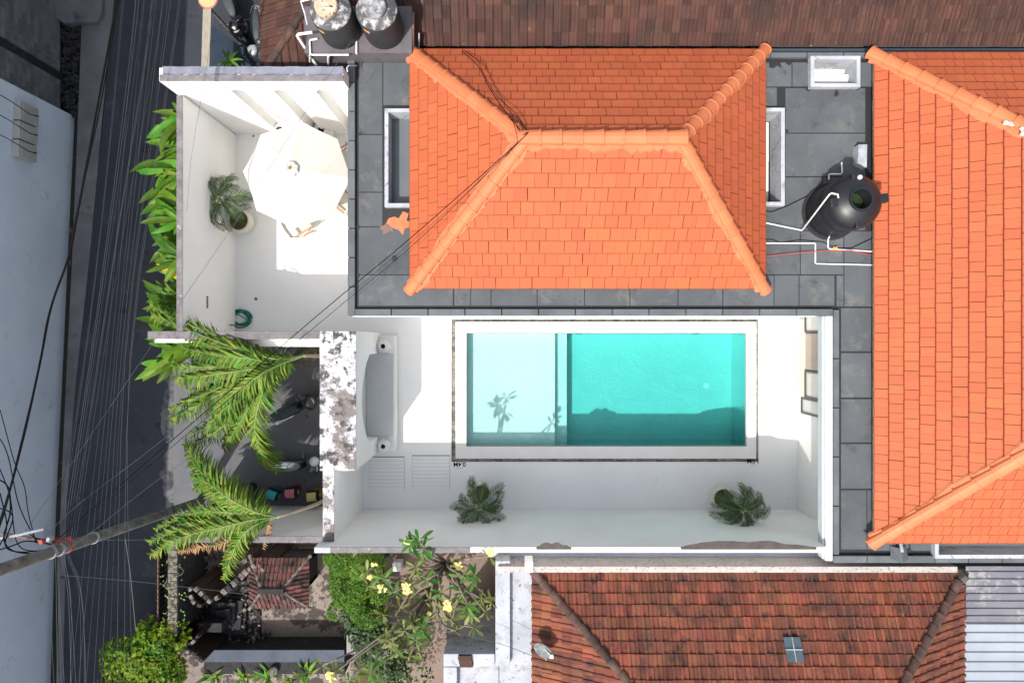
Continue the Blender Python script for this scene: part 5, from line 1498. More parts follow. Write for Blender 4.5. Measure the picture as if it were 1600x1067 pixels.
for a, b, z, r_, n in ((636, 846, 4.7, .08, 14), (767, 861, 4.45, .12, 26), (716, 884, 3.2, .11, 18), (635, 919, 3.3, .17, 40), (596, 920, 3.3, .14, 24), (585, 882, 3.4, .07, 9), (578, 903, 3.3, .08, 10), (700, 946, 3.5, .15, 28), (517, 1056, 3.4, .16, 26), (670, 958, 3.1, .05, 5)):
    c = P(a, b, z); fm = MB(); rg = random.Random(a)
    for i in range(n):
        d = Vector((rg.gauss(0, 1), rg.gauss(0, 1), abs(rg.gauss(0, .6)))).normalized() * r_ * .85 * rg.random() ** .5
        p = c + Vector((d.x, d.y, d.z * .5)); ph = rg.random() * 6; s = .035
        tl = Vector((rg.uniform(-.4, .4), rg.uniform(-.4, .4), 1)).normalized(); u = tl.orthogonal().normalized(); v = tl.cross(u)
        for k in range(5):
            a_ = ph + k * 2 * math.pi / 5
            d1 = u * math.cos(a_) + v * math.sin(a_); d2 = u * math.cos(a_ + .45) + v * math.sin(a_ + .45); d3 = u * math.cos(a_ - .45) + v * math.sin(a_ - .45)
            fm.add([p, p + d3 * s * .7 + tl * .006, p + d1 * s * 1.15 + tl * .012, p + d2 * s * .7 + tl * .006], [(0, 1, 2, 3)])
    fm.build('flower_cluster', M['flower'], pt)
    e = min(ros, key=lambda q_: (q_[0] - a) ** 2 + (q_[1] - b) ** 2)
    MB().tube([P(e[0], e[1], e[2] - .05), c - Vector((0, 0, .04))], .010, 5).build('flower_stalk', M['bark'], pt)
# ------------------------------------------------------------------ scooters
def loft(mb, secs, n=14, pw=2.6):
    """secs: (x, half width, z low, z high)"""
    vs = []; fs = []
    for x, hw_, z0, z1 in secs:
        for k in range(n):
            a = 2 * math.pi * k / n; c, s = math.cos(a), math.sin(a)
            vs.append((x, math.copysign(abs(c) ** (2 / pw), c) * hw_, (z0 + z1) / 2 + math.copysign(abs(s) ** (2 / pw), s) * (z1 - z0) / 2))
    for i in range(len(secs) - 1):
        for k in range(n):
            k2 = (k + 1) % n
            fs.append((i * n + k, (i + 1) * n + k, (i + 1) * n + k2, i * n + k2))
    fs.append(tuple(range(n))); fs.append(tuple((len(secs) - 1) * n + k for k in range(n - 1, -1, -1)))
    return mb.add(vs, fs)
def paint(name, col): return mat(name, col, .28, col, 3, bump=0, spec=.5, coat=.4)
M['seatvinyl'] = mat('black_seat_vinyl', (.035, .045, .05), .55, (.05, .06, .065), 4, bump=.08, bscale=200)
M['tyre'] = mat('tyre_rubber', (.015, .015, .016), .85, bump=.1)
M['chrome'] = mat('brushed_metal', (.5, .5, .5), .3, bump=0, metal=1)
M['lamp'] = mat('clear_lamp', (.5, .52, .54), .15, bump=0)
def scooter(label, px, py, ang, col, seat=None, big=1.0, stripe=None):
    t = thing('parked_scooter', label, 'scooter', (0, 0, 0), 'parked scooters')
    body = paint('scooter_paint_%d' % (px), col)
    for x in (-.62, .64):
        w_ = MB(); n = 22; vs = []; fs = []
        for k in range(n):
            a = 2 * math.pi * k / n
            for j in range(6):
                b = 2 * math.pi * j / 6
                r_ = .235 + .045 * math.cos(b)
                vs.append((x + r_ * math.cos(a), .05 * math.sin(b), .285 + r_ * math.sin(a)))
        for k in range(n):
            for j in range(6): fs.append((k * 6 + j, k * 6 + (j + 1) % 6, ((k + 1) % n) * 6 + (j + 1) % 6, ((k + 1) % n) * 6 + j))
        wh = w_.add(vs, fs).build('wheel', M['tyre'], t, smooth=True)
        rm = MB()
        for k in range(5):
            a = k * 2 * math.pi / 5; rm.tube([(x, 0, .285), (x + .2 * math.cos(a), 0, .285 + .2 * math.sin(a))], .016, 5)
        rm.tube([(x, -.06, .285), (x, .06, .285)], .04, 10).build('rim', M['frame'], wh)
    s = big
    loft(MB(), [(-.93, .03, .66, .72), (-.85, .10, .56, .74), (-.6, .155 * s, .42, .74), (-.3, .165 * s, .33, .72), (-.05, .15 * s, .28, .66), (.08, .10, .25, .50)]).build('rear_body', body, t, smooth=55)
    loft(MB(), [(-.10, .13, .24, .31), (.1, .17, .23, .30), (.34, .16, .24, .33), (.40, .10, .26, .36)]).build('footboard', M['frame'], t, smooth=50)
    loft(MB(), [(.22, .13 * s, .30, .55), (.32, .21 * s, .34, .88), (.42, .22 * s, .42, .95), (.52, .17 * s, .50, .86), (.60, .09, .58, .76)]).build('front_shield', body, t, smooth=55)
    loft(MB(), [(.28, .10, .90, 1.0), (.38, .15 * s, .88, 1.05), (.48, .14 * s, .88, 1.03), (.56, .06, .90, .98)]).build('handlebar_cowl', body, t, smooth=55)
    hb_ = MB().tube([(.28, .36, 1.02), (.33, .2, 1.0), (.36, 0, .98), (.33, -.2, 1.0), (.28, -.36, 1.02)], .014, 8)
    hb_.build('handlebar', M['frame'], t)
    for sd in (-1, 1):
        MB().tube([(.28, sd * .27, 1.02), (.27, sd * .38, 1.02)], .022, 8).build('grip', M['tyre'], t)
        mr = MB().tube([(.34, sd * .2, 1.0), (.38, sd * .27, 1.2)], .007, 5)
        mr.box(.37, .385, sd * .28 - .055, sd * .28 + .055, 1.17, 1.25).build('mirror', M['frame'], t)
    MB().lathe([(.07, 0), (.065, .02), (.03, .035)], (0, 0, 0), 16, Matrix.Translation((.545, 0, .90)) @ Matrix.Rotation(R(75), 4, 'Y'), sx=.7, sy=1.3).build('headlight', M['lamp'], t, smooth=True)
    loft(MB(), [(-.86, .06, .725, .765), (-.75, .125, .725, .80), (-.5, .15, .72, .82), (-.25, .145, .70, .79), (-.05, .10, .68, .75), (.02, .04, .66, .71)]).build('seat', seat or M['seatvinyl'], t, smooth=60)
    loft(MB(), [(.40, .05, .50, .56), (.52, .075, .55, .62), (.66, .08, .56, .61), (.80, .07, .48, .54), (.88, .04, .38, .44)]).build('front_fender', body, t, smooth=55)
    MB().tube([(-.95, .10, .70), (-.98, .0, .72), (-.95, -.10, .70), (-.75, -.14, .74)], .012, 6).tube([(-.95, .10, .70), (-.75, .14, .74)], .012, 6).build('grab_rail', M['steelpipe'], t)
    MB().box(-.955, -.92, -.07, .07, .58, .66).build('tail_light', mat('red_lens_%d' % px, (.4, .02, .02), .3, bump=0), t, bevel=.01)
    MB().tube([(-.1, -.15, .26), (-.4, -.19, .28), (-.85, -.20, .38)], [.02, .04, .05], 10).build('exhaust', M['steelpipe'], t, smooth=True)
    if stripe:
        MB().tube([(-.70, -.165, .70), (-.45, -.175, .70), (-.2, -.172, .66)], .006, 5).build('side_stripe', stripe, t)
        MB().box(-.52, -.30, -.178, -.168, .60, .63).build('side_decal', M['pvc'], t)
    MB().tube([(-.05, .13, .25), (-.12, .22, .02)], .012, 6).build('kickstand', M['steelpipe'], t)
    c = P(px, py, .5)
    t.location = (c.x, c.y, -.268 if py > 110 else -.296); t.rotation_euler = (R(5), 0, ang)
    return t
scooter('black scooter with grey-green seat parked at an angle beneath the feather palm', 461, 634, R(24), (.012, .014, .017), mat('grey_green_seat', (.03, .045, .052), .6, (.045, .06, .068), 4, bump=.05), 1.15, mat('yellow_stripe', (.5, .45, .08), .5, bump=0))
scooter('dark blue scooter with long pale grey seat standing in the carport shade', 467, 726, R(-2), (.015, .025, .045), mat('pale_grey_seat', (.20, .22, .25), .5, (.16, .18, .2), 4, bump=.05), 1.1)
scooter('white and black scooter beside the brown roof at the top of the picture', 402, 60, R(-88), (.30, .33, .35), None, 1.0)
scooter('black scooter deep in the shade at the very top beside the street', 366, 22, R(-70), (.01, .01, .012), None, 1.0)
q = P(489, 722, .85); hm = thing('silver_helmet', 'silver helmet hanging on the handlebar of the dark blue scooter', 'helmet', (q.x, q.y, .62))
MB().lathe([(.10, 0), (.135, .05), (.145, .12), (.12, .20), (.07, .25), (.0, .265)], (q.x, q.y, .62), 24).build('shell', mat('silver_helmet', (.55, .57, .6), .2, bump=0, coat=.5, spec=.6), hm, smooth=60)
MB().lathe([(.13, 0), (.137, .04), (.125, .04)], (q.x, q.y, .60), 24).build('rim', M['tyre'], hm)
c = P(768, 1000, -.1)
scooter('black scooter in deep shade against the white annex wall', 770, 996, R(80), (.02, .02, .022), None, 1.0)

# ------------------------------------------------------------------ bins
def bin_(label, px, py, col, lid, ang):
    c = P(px, py, .35)
    t = thing('swing_lid_bin', label, 'bin', (0, 0, 0), 'coloured bins in the carport')
    def rr(hw_, hd, z, r_=.05):
        return [(sx * (hw_ - r_) + r_ * math.cos(a), sy * (hd - r_) + r_ * math.sin(a), z) for sx, sy, a0_ in ((1, 1, 0), (-1, 1, 90), (-1, -1, 180), (1, -1, 270)) for a in [R(a0_ + d) for d in (0, 30, 60, 90)]]
    def stack(rings, nm, m, parent):
        vs = [p for r_ in rings for p in r_]; n = 16; fs = []
        for i in range(len(rings) - 1):
            for k in range(n): fs.append((i * n + k, i * n + (k + 1) % n, (i + 1) * n + (k + 1) % n, (i + 1) * n + k))
        fs.append(tuple(range(n - 1, -1, -1))); fs.append(tuple((len(rings) - 1) * n + k for k in range(n)))
        return MB().add(vs, fs).build(nm, m, parent, smooth=50)
    mb_ = mat('bin_body_%d' % px, col, .5, bump=0, spec=.5); ml = mat('bin_lid_%d' % px, lid, .45, bump=0, spec=.5)
    stack([rr(.14, .12, 0), rr(.17, .145, .44), rr(.175, .15, .46)], 'body', mb_, t)
    stack([rr(.185, .16, .455), rr(.19, .165, .50), rr(.175, .15, .60), rr(.14, .12, .63)], 'hood', M['tyre'], t)
    vs = []; n = 6
    for i in range(n + 1):
        f = i / n; y = -.125 + .25 * f; z = .635 + .055 * math.sin(math.pi * f)
        vs += [(-.135, y, z), (.135, y, z)]
    lidm = MB().add(vs, [(2 * i, 2 * i + 1, 2 * i + 3, 2 * i + 2) for i in range(n)])
    lidm.build('lid', ml, t, smooth=True)
    MB().box(-.04, .04, .135, .16, .60, .625).build('lid_grip', M['tyre'], t)
    for s in (-1, 1): MB().box(s * .185 - .012, s * .185 + .012, -.05, .05, .40, .50).build('latch', mat('bin_latch_%d_%d' % (px, s), (.6, .45, .08), .5, bump=0), t)
    t.location = (c.x, c.y, -.268); t.rotation_euler = (0, 0, ang)
bin_('teal plastic bin with swing lid, leftmost of the coloured bins', 424, 773, (.01, .17, .16), (.02, .36, .40), R(-20))
bin_('red plastic bin with pinkish lid between the teal and yellow bins', 453, 771, (.26, .012, .04), (.50, .15, .22), R(3))
bin_('yellow plastic bin with pale yellow lid, rightmost of the coloured bins', 487, 776, (.50, .28, .02), (.58, .50, .20), R(5))
c = P(383, 767, .1)
MB().lathe([(.17, 0), (.22, .42), (.235, .44), (.22, .46), (.05, .50)], (c.x + .05, c.y + .02, -.268), 28).build('round_black_bin', M['blackplastic'], label='round black lidded bin in the shade left of the teal bin', cat='bin', smooth=50)

# ------------------------------------------------------------------ north yard bits
zb = 2.0
wbm = thing('board_with_round_plate', 'pale weathered board with a round tan plate beside the street at the top', 'sign', (*tuple(P(320, 60, zb))[:2], -.3))
a_ = P(314, 112, zb); b_ = P(327, 112, zb); c_ = P(330, 14, zb); d__ = P(317, 14, zb)
MB().prism([tuple(a_)[:2], tuple(b_)[:2], tuple(c_)[:2], tuple(d__)[:2]], zb - .04, zb).build('board', M['board'], wbm, bevel=.005)
pc = P(325, -1, zb + .02)
MB().lathe([(.26, 0), (.265, .015), (.25, .03), (.235, .03)], (pc.x, pc.y, zb + .005), 32).build('rim', mat('red_rim', (.50, .10, .09), .6, (.35, .2, .18), 8, bump=0), wbm)
MB().lathe([(.232, 0), (.232, .008)], (pc.x, pc.y, zb + .037), 32).build('plate', mat('tan_plate', (.55, .36, .16), .7, (.62, .42, .25), 9, spots=[((.35, .2, .08), 14, .6, .06)], bump=.1), wbm)
for q in (P(322, 100, zb), P(324, 10, zb)): MB().box(q.x - .03, q.x + .03, q.y - .03, q.y + .03, -.3, zb - .04).build('post', M['polewood'], wbm)
a = [P(331, 40, .9), P(331, 112, .9), P(400, 112, .9), P(372, 70, .9)]
MB().prism([tuple(p)[:2] for p in a], .85, .9).build('dark_tarpaulin', mat('navy_tarp', (.015, .03, .055), .6, (.01, .018, .03), 3, bump=.4, bscale=8), label='dark navy tarpaulin awning behind the terrace niche wall', cat='tarpaulin')
pln = thing('yard_plant', 'small bright green plant in the dark gap behind the terrace niche wall', 'plant', tuple(P(362, 98, -.3)))
rg = random.Random(5); qc = P(360, 96, 1.3)
for k in range(8):
    inst('leaf', bl[5], pln, Matrix.Translation(qc) @ Matrix.Rotation(k * .8 + rg.uniform(-.3, .3), 4, 'Z') @ Matrix.Rotation(rg.uniform(-.7, .1), 4, 'Y') @ Matrix.Scale(.6, 4))
MB().tube([P(362, 98, -.29), qc], [.03, .012], 5).build('stem', M['crown'], pln)
# lumber and clutter in the gap below the brown roof
for k, (a, b, c2, d2, z) in enumerate(((440, 100, 478, 101, 2.7), (462, 88, 466, 104, 2.6), (500, 92, 506, 104, 2.6), (522, 90, 530, 104, 2.6))):
    p, q = P(a, b, z), P(c2, d2, z)
    MB().tube([p, q], .04, 4).build('timber_offcut', M['board'], label='pale timber offcut in the dark gap below the brown roof, ' + ('lying flat at the left', 'leftmost of the short ones', 'middle short one', 'rightmost short one')[k], cat='timber', group='timber offcuts in the gap')

# ------------------------------------------------------------------ shrine yard, bottom left
dark = M['dkstone']
x0, x1, y0, y1 = rect(272, 408, 905, 1012, GZ)
MB().box(x0, x1, y0, y1, -.56, -.22).build('shrine_terrace', dark, label='dark stone paved corner of the shrine yard', cat='paving')
w1 = thing('mossy_street_wall', 'narrow lichen-covered wall between the street and the shrine yard', 'wall', (*tuple(P(272, 920, 1))[:2], -.3))
a = P(264, 846, 1.6); b = P(276, 992, 1.6)
MB().box(a.x, b.x, b.y, a.y, -.3, 1.55).build('wall_body', dark, w1)
n = 12
for i in range(n):
    yy0 = b.y + (a.y - b.y) * i / n; yy1 = b.y + (a.y - b.y) * (i + 1) / n - .012
    MB().box(a.x - .02, b.x + .02, yy0, yy1, 1.553, 1.62 + random.uniform(-.01, .01)).build('coping_stone', M['ltstone'], w1, bevel=.01)
gt_ = thing('rusty_gate', 'rusty steel sliding gate leaning along the street wall', 'gate', (*tuple(P(252, 930, .8))[:2], -.3))
a = P(247, 872, 1.2); b = P(255, 1000, 1.2)
MB().tube([(a.x, a.y, 1.2), (a.x, b.y, 1.2)], .022, 6).build('top_rail', M['rust'], gt_)
MB().tube([(b.x, a.y, .1), (b.x, b.y, .1)], .022, 6).build('bottom_rail', M['rust'], gt_)
for i in range(17):
    y = a.y + (b.y - a.y) * i / 16
    MB().tube([(a.x, y, 1.28), (b.x, y, -.25)], .009, 5).build('bar', M['rust'], gt_)
vine = MB(); rg = random.Random(8)
for k in range(4):
    pts = [P(262 + rg.uniform(-8, 22), 875 + 28 * k + 18 * j, 1.6 + .1 * math.sin(j * 2)) + Vector((.08 * math.sin(j * 1.7 + k), 0, 0)) for j in range(4)]
    vine.tube(spline(pts, 10), .008, 5)
vt = vine.build('bare_vine', M['bark'], label='thin vine creeping over the lichen-covered street wall', cat='vine')
lv = MB()
for k in range(60):
    p = P(rg.uniform(250, 290), rg.uniform(870, 985), 1.7); s = rg.uniform(.02, .045)
    t_ = Vector((rg.gauss(0, 1), rg.gauss(0, 1), 0)).normalized(); bb_ = Vector((0, 0, 1)).cross(t_)
    lv.add([p - t_ * s, p + bb_ * s * .6, p + t_ * s, p - bb_ * s * .6], [(0, 1, 2, 3)])
lv.build('vine_leaves', M['bush2'], vt, kind='stuff')
# low wall with blue-grey top, south side
lw = thing('low_yard_wall', 'low dark wall with blue-grey rendered top along the south of the shrine yard', 'wall', (*tuple(P(425, 1030, .6))[:2], -.3))
zw = .62
x0, x1, y0, y1 = rect(318, 538, 1016, 1034, zw)
MB().box(x0, x1, y0 - .35, y1, -.3, zw - .03).build('wall_body', dark, lw)
MB().box(x0, x1, y0, y1 + .02, zw - .028, zw).build('wall_cap', mat('blue_grey_render', (.075, .088, .118), .85, (.05, .058, .075), 2, bump=.3), lw, bevel=.01)
q = P(430, 1042, .5); MB().lathe([(.09, 0), (.13, .08), (.12, .16), (.05, .2)], (q.x + .02, q.y, zw - .03), 18).build('stone_jar', M['ltstone'], label='small round stone jar on the low wall of the shrine yard', cat='jar', smooth=50)
q = P(549, 1005, .95); pil = thing('square_pillar', 'square pillar with pale grey top at the east end of the low wall', 'pillar', (q.x, q.y, -.3))
MB().box(q.x - .14, q.x + .14, q.y - .3, q.y + .26, -.3, .93).build('shaft', dark, pil)
MB().box(q.x - .13, q.x + .13, q.y - .29, q.y + .25, .932, .97).build('cap', mat('pale_cap', (.24, .24, .235), .9, (.18, .18, .18), 4, bump=.2), pil, bevel=.01)
MB().box(-6.6, -4.6, -6.0, -5.10, -.29, -.12).build('yard_step', M['gravel'], label='pebbled step along the foot of the carport wall', cat='step')
# shrine with little clay roof
sc_ = P(437, 908, 1.5)
shn = thing('small_shrine', 'small shrine with mossy red clay hipped roof in the pebbled yard', 'shrine', (sc_.x, sc_.y, -.3))
ze = 1.55
c0 = rect(392, 482, 872, 948, ze)
x0, x1, y0, y1 = c0
cx = (x0 + x1) / 2 - .05; cy = (y0 + y1) / 2 - .06
rsn = Roof(shn, 'tiled_roof', M['shrine'], M['shrine_i'])
E = [Vector((x0, y0, ze)), Vector((x1, y0, ze)), Vector((x1, y1, ze)), Vector((x0, y1, ze))]
r1, r2 = Vector((cx - .28, cy, ze + .42)), Vector((cx + .22, cy, ze + .42))
for f_ in ([E[0], E[1], r2, r1], [E[2], E[3], r1, r2], [E[1], E[2], r2], [E[3], E[0], r1]):
    rsn.face(f_, .115, .20, WAVE, t=.012, lift=.02, lap=.03, gap=0, stagger=0, jit=.008)
srf = rsn.finish(300)
for e, r_ in ((E[0], r1), (E[1], r2), (E[2], r2), (E[3], r1)):
    caps(srf, ext(e, r_, .10), r_, 6, .045, M['ltstone'], up=.03, name='hip_tile')
MB().box(cx - .38, cx + .32, cy - .07, cy + .07, ze + .40, ze + .50).build('ridge_stone', dark, srf, bevel=.015)
for dx, dy in ((-.5, -.35), (.5, -.35), (.5, .35), (-.5, .35)): MB().box(cx + dx - .05, cx + dx + .05, cy + dy - .05, cy + dy + .05, -.3, ze + .02).build('post', dark, shn)
MB().box(cx - .55, cx + .55, cy - .42, cy + .42, -.3, .5).build('plinth', dark, shn)
# stepped stone gate crests
def crest(label, pts, z0, seed, w=.13):
    rg = random.Random(seed); t = thing('stone_gate_crest', label, 'stone carving', (*tuple(P(*pts[0], z0))[:2], -.3), 'carved stone crests of the yard gate')
    line = [P(a, b, z0) for a, b in pts]
    body = MB()
    for i in range(len(line) - 1):
        p, q = line[i], line[i + 1]; d = q - p; n = max(1, int(d.length / .13)); a = math.atan2(d.y, d.x)
        for k in range(n):
            c = p + d * (k + .5) / n; h = rg.uniform(-.05, .06)
            Mx = Matrix.Translation(c) @ Matrix.Rotation(a + rg.uniform(-.2, .2), 4, 'Z')
            s = rg.uniform(.8, 1.15)
            body.box(-.07, .07, -w * .7, w * .7, -(z0 + .3), -.06 + h, Mx)
            MB().box(-.062 * s, .062 * s, -w * .6 * s, w * .6 * s, -.06 + h, .03 + h, Mx).build('stone', M['ltstone'] if rg.random() < .6 else dark, t, bevel=.012)
    body.build('masonry', M['old_edge'], t)
crest('chain of stepped lichen stones rising diagonally towards the shrine roof', [(345, 928), (362, 915), (385, 892), (400, 882), (412, 893)], 1.7, 1)
crest('dark stepped stone crest left of the diagonal stone chain', [(292, 922), (305, 916), (318, 930), (332, 940), (343, 930)], 1.5, 2, .10)
crest('zigzag stone crest below the dark stepped crest', [(280, 930), (296, 930), (306, 942), (318, 948)], 1.3, 3, .08)
crest('dark stone gate arm running down from the palm fronds towards the shrine', [(350, 862), (372, 880), (395, 870)], 1.2, 4, .10)
crest('crossed stone arms in the lower left of the yard beside the leafy bush', [(268, 990), (284, 1008), (300, 1005), (312, 990)], 1.3, 5, .07)
crest('mossy stone arm pointing to the low wall in the lower left of the yard', [(290, 1014), (305, 1024), (318, 1032)], 1.3, 6, .09)
stp = thing('stepped_stone_base', 'dark stepped stone base in the corner of the shrine yard', 'stone base', (*tuple(P(345, 960, 0))[:2], -.3))
q = P(350, 960, .1)
for k in range(5):
    Mk = Matrix.Translation((q.x + random.uniform(-.06, .06), q.y + random.uniform(-.06, .06), 0)) @ Matrix.Rotation(random.uniform(-.12, .12), 4, 'Z')
    MB().box(-.75 + k * .15, .75 - k * .12, -.75 + k * .17, .65 - k * .10, -.3 + k * .12, -.182 + k * .12, Mk).build('step', dark, stp, bevel=.02)
deb = MB(); rg = random.Random(99)
for k in range(420):
    p = P(rg.uniform(275, 415), rg.uniform(862, 1008), -.1); s = rg.uniform(.015, .06)
    deb.box(-s, s, -s * .8, s * .8, -s * .4, s * .4, Matrix.Translation((p.x, p.y, rg.uniform(-.2, .12))) @ Matrix.Rotation(rg.random() * 6, 4, Vector((rg.random(), rg.random(), rg.random())).normalized()))
deb.build('stone_debris', M['ltstone'], kind='stuff', label='broken stone debris scattered over the dark corner of the shrine yard', cat='debris')
lt = MB()
for k in range(350):
    p = P(rg.uniform(400, 600), rg.uniform(850, 1005), -.29); s = rg.uniform(.015, .035)
    t_ = Vector((rg.gauss(0, 1), rg.gauss(0, 1), 0)).normalized(); bb_ = Vector((0, 0, 1)).cross(t_)
    p.z = -.292 + rg.uniform(.0, .02)
    lt.add([p - t_ * s, p + bb_ * s * .4 + Vector((0, 0, .01)), p + t_ * s, p - bb_ * s * .4 + Vector((0, 0, .012))], [(0, 1, 2, 3)])
lt.build('fallen_leaves', mat('dry_litter', (.10, .06, .035), .9, (.045, .035, .025), 9, bump=0), kind='stuff', label='dry brown leaf litter on the pebbled yard', cat='litter')
q = P(325, 985, .9); MB().box(q.x - .4, q.x + .3, q.y - .14, q.y + .14, -.29, .7).build('stone_altar', dark, label='dark stone altar block behind the crossed stone arms', cat='altar', bevel=.03)
# brown earth patches and east yard floor
x0, x1, y0, y1 = rect(600, 780, 858, 1100, GZ)
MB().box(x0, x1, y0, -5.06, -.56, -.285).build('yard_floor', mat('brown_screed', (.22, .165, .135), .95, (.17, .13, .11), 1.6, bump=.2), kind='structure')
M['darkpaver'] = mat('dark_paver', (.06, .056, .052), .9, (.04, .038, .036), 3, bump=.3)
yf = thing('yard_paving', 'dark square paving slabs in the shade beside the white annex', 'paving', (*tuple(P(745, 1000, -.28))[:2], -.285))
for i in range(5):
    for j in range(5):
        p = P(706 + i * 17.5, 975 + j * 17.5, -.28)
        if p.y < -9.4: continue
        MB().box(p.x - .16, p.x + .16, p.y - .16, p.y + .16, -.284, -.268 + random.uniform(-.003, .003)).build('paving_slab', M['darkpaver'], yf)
MB().box(P(560, 1, GZ).x, P(600, 1, GZ).x, -10.5, -5.6, -.56, -.28).build('soil', M['soil'], kind='structure')
# understory shrubs
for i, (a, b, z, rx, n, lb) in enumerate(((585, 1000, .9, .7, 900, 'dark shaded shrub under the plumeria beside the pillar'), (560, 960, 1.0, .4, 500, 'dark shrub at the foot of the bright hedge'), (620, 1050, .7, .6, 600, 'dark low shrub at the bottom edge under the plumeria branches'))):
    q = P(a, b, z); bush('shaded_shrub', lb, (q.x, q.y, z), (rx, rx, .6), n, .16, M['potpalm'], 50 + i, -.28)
# narrow ground plants south of the low wall
for i, (a, b) in enumerate(((335, 1055), (380, 1060), (420, 1056), (455, 1062), (480, 1050))):
    q = P(a, b, .5); t = thing('yard_plant', ['spiky green plant south of the low wall, at its left end', 'green plant south of the low wall, second from the left', 'green plant below the round stone jar', 'green plant south of the low wall, second from the right', 'green plant south of the low wall, at its right end'][i], 'plant', (q.x, q.y, -.28), 'plants south of the low wall')
    rg = random.Random(60 + i)
    for k in range(13):
        Mx = Matrix.Translation(q + Vector((rg.uniform(-.1, .1), rg.uniform(-.1, .1), rg.uniform(-.2, .2)))) @ Matrix.Rotation(k * .95 + rg.uniform(-.3, .3), 4, 'Z') @ Matrix.Rotation(rg.uniform(-.9, .0), 4, 'Y') @ Matrix.Scale(rg.uniform(.35, .6), 4)
        inst('leaf', bl[rg.randrange(6)], t, Mx)
    MB().tube([(q.x, q.y, -.28), tuple(q)], [.02, .01], 5).build('stem', M['crown'], t)
# pot and jar by the villa wall
q = P(596, 866, .3); MB().lathe([(.11, 0), (.2, .1), (.22, .25), (.16, .36), (.17, .40), (.14, .40), (.12, .3)], (q.x, q.y, -.28), 24).build('dark_jar', M['blackplastic'], label='dark glossy jar in the shade at the foot of the courtyard wall', cat='jar', smooth=50)
q = P(621, 884, .0); MB().box(q.x - .13, q.x + .13, q.y - .13, q.y + .13, -.28, .1).build('white_planter', M['whitepot'], label='square white planter under the plumeria branches', cat='planter', bevel=.01)
MB().box(P(602, 905, .2).x - .05, P(602, 905, .2).x + .1, P(602, 950, .2).y, P(602, 912, .2).y, -.28, .35).build('short_beige_wall', M['beige'], label='short beige wall stub between the hedge and the brown yard', cat='wall', bevel=.01)
MB().box(P(655, 868, 2.6).x, P(812, 868, 2.6).x, -5.16, -5.062, 2.5, 2.62).build('rusty_ledge', M['rust'], label='rusty brown ledge along the outside of the courtyard south wall', cat='ledge')
MB().box(P(795, 868, 1.2).x, P(835, 868, 1.2).x, -5.5, -5.2, .3, 1.1).build('brown_crate', M['wood'], label='brown boxes in the gap beside the white annex', cat='crate')

# ------------------------------------------------------------------ utility pole and overhead wires
up = thing('utility_pole', 'weathered leaning utility pole with red bands crossing the lower left', 'utility pole', tuple(P(313, 783, GZ)))
pb = P(313, 783, GZ); pt_ = P(0, 890, 7.66); pdir = (pt_ - pb) / (7.66 - GZ)
def pole(z): return pb + pdir * (z - GZ)
MB().tube([pole(GZ + (8.4 - GZ) * i / 12) for i in range(13)], [.125 - .001 * i for i in range(13)], 14).build('shaft', M['polewood'], up, smooth=40)
for z, m in ((6.05, M['steelpipe']), (5.8, mat('red_band', (.42, .06, .05), .6, (.25, .05, .04), 12, bump=.1)), (6.3, M['steelpipe']), (4.9, M['steelpipe'])):
    c = pole(z); MB().tube([c - pdir.normalized() * .04, c + pdir.normalized() * .03], .132, 16).build('band', m, up)
for k, (dx, dy, dz) in enumerate(((.1, .24, 6.2), (.0, .28, 6.32), (-.1, .25, 6.4), (.12, .2, 5.95))):
    c = pole(dz) + Vector((dx, dy, 0))
    MB().lathe([(.03, -.08), (.05, -.05), (.03, -.02), (.05, .01), (.03, .04), (.045, .06)], tuple(c), 12).build('insulator', bpy.data.materials['red_band'] if k != 1 else M['steelpipe'], up)
MB().tube([pole(6.2) + Vector((-.9, .42, .2)), pole(6.2) + Vector((.1, .18, .0))], .03, 8).build('crossarm', M['rust'], up)
MB().tube([P(-10, 842, 6.9), P(25, 836, 6.9), P(68, 826, 6.7)], .03, 10).build('cable_conduit', M['steelpipe'], label='grey conduit sleeve on the cables at the utility pole', cat='conduit')
M['wiregrey'] = mat('weathered_wire', (.065, .075, .085), .6, bump=0)
def wire(pts, r, m, label, grp=None, name='overhead_wire', sag=0, n=24):
    pts = [P(*p) if not isinstance(p, Vector) else p for p in pts]
    c = spline(pts, n)
    if sag:
        c = [p - Vector((0, 0, sag * 4 * (i / n) * (1 - i / n))) for i, p in enumerate(c)]
    return MB().tube(c, r, 5).build(name, m, label=label, cat='cable' if 'cable' in name else 'wire', group=grp)
rg = random.Random(12)
LBW = 'thin grey wire of the dense bundle strung along the street'
for k in range(18):
    f = k / 17
    xt = 188 + 78 * f + rg.uniform(-6, 6)
    z = rg.uniform(6.2, 7.2)
    xm = 120 + 105 * f + rg.uniform(-8, 8); xb = 92 + 62 * f * f + rg.uniform(-6, 6)
    thr = k % 2
    if thr: pts_ = [(xt + 45, -260, z), (xt + 20, 0, z), (xt * .55 + 60, 560, z - .12), (105 + 100 * f, 1067, z), (95 + 90 * f, 1320, z)]
    else: pts_ = [(xt + 5, -260, z), (xt - 8, 0, z), (xt * .52 + 45, 430, z - .1), (84 + 34 * f, 858, 6.3)]
    wire(pts_, rg.choice([.0018, .0024, .003]), M['wiregrey'] if rg.random() < .8 else M['wire'], LBW, 'wires strung along the street', n=18)
for k in range(11):
    f = k / 10
    z = rg.uniform(6.0, 7.0); xb = 78 + 50 * f
    wire([(84 + 26 * f, 862, z), (xb + rg.uniform(-4, 14), 960, z - .05), (xb + 4 + rg.uniform(-8, 20), 1300, z)], rg.choice([.0022, .003, .004]), M['wiregrey'] if rg.random() < .65 else M['wire'], 'thin grey wire of the bundle continuing south from the utility pole', 'wires strung south of the pole', n=10)
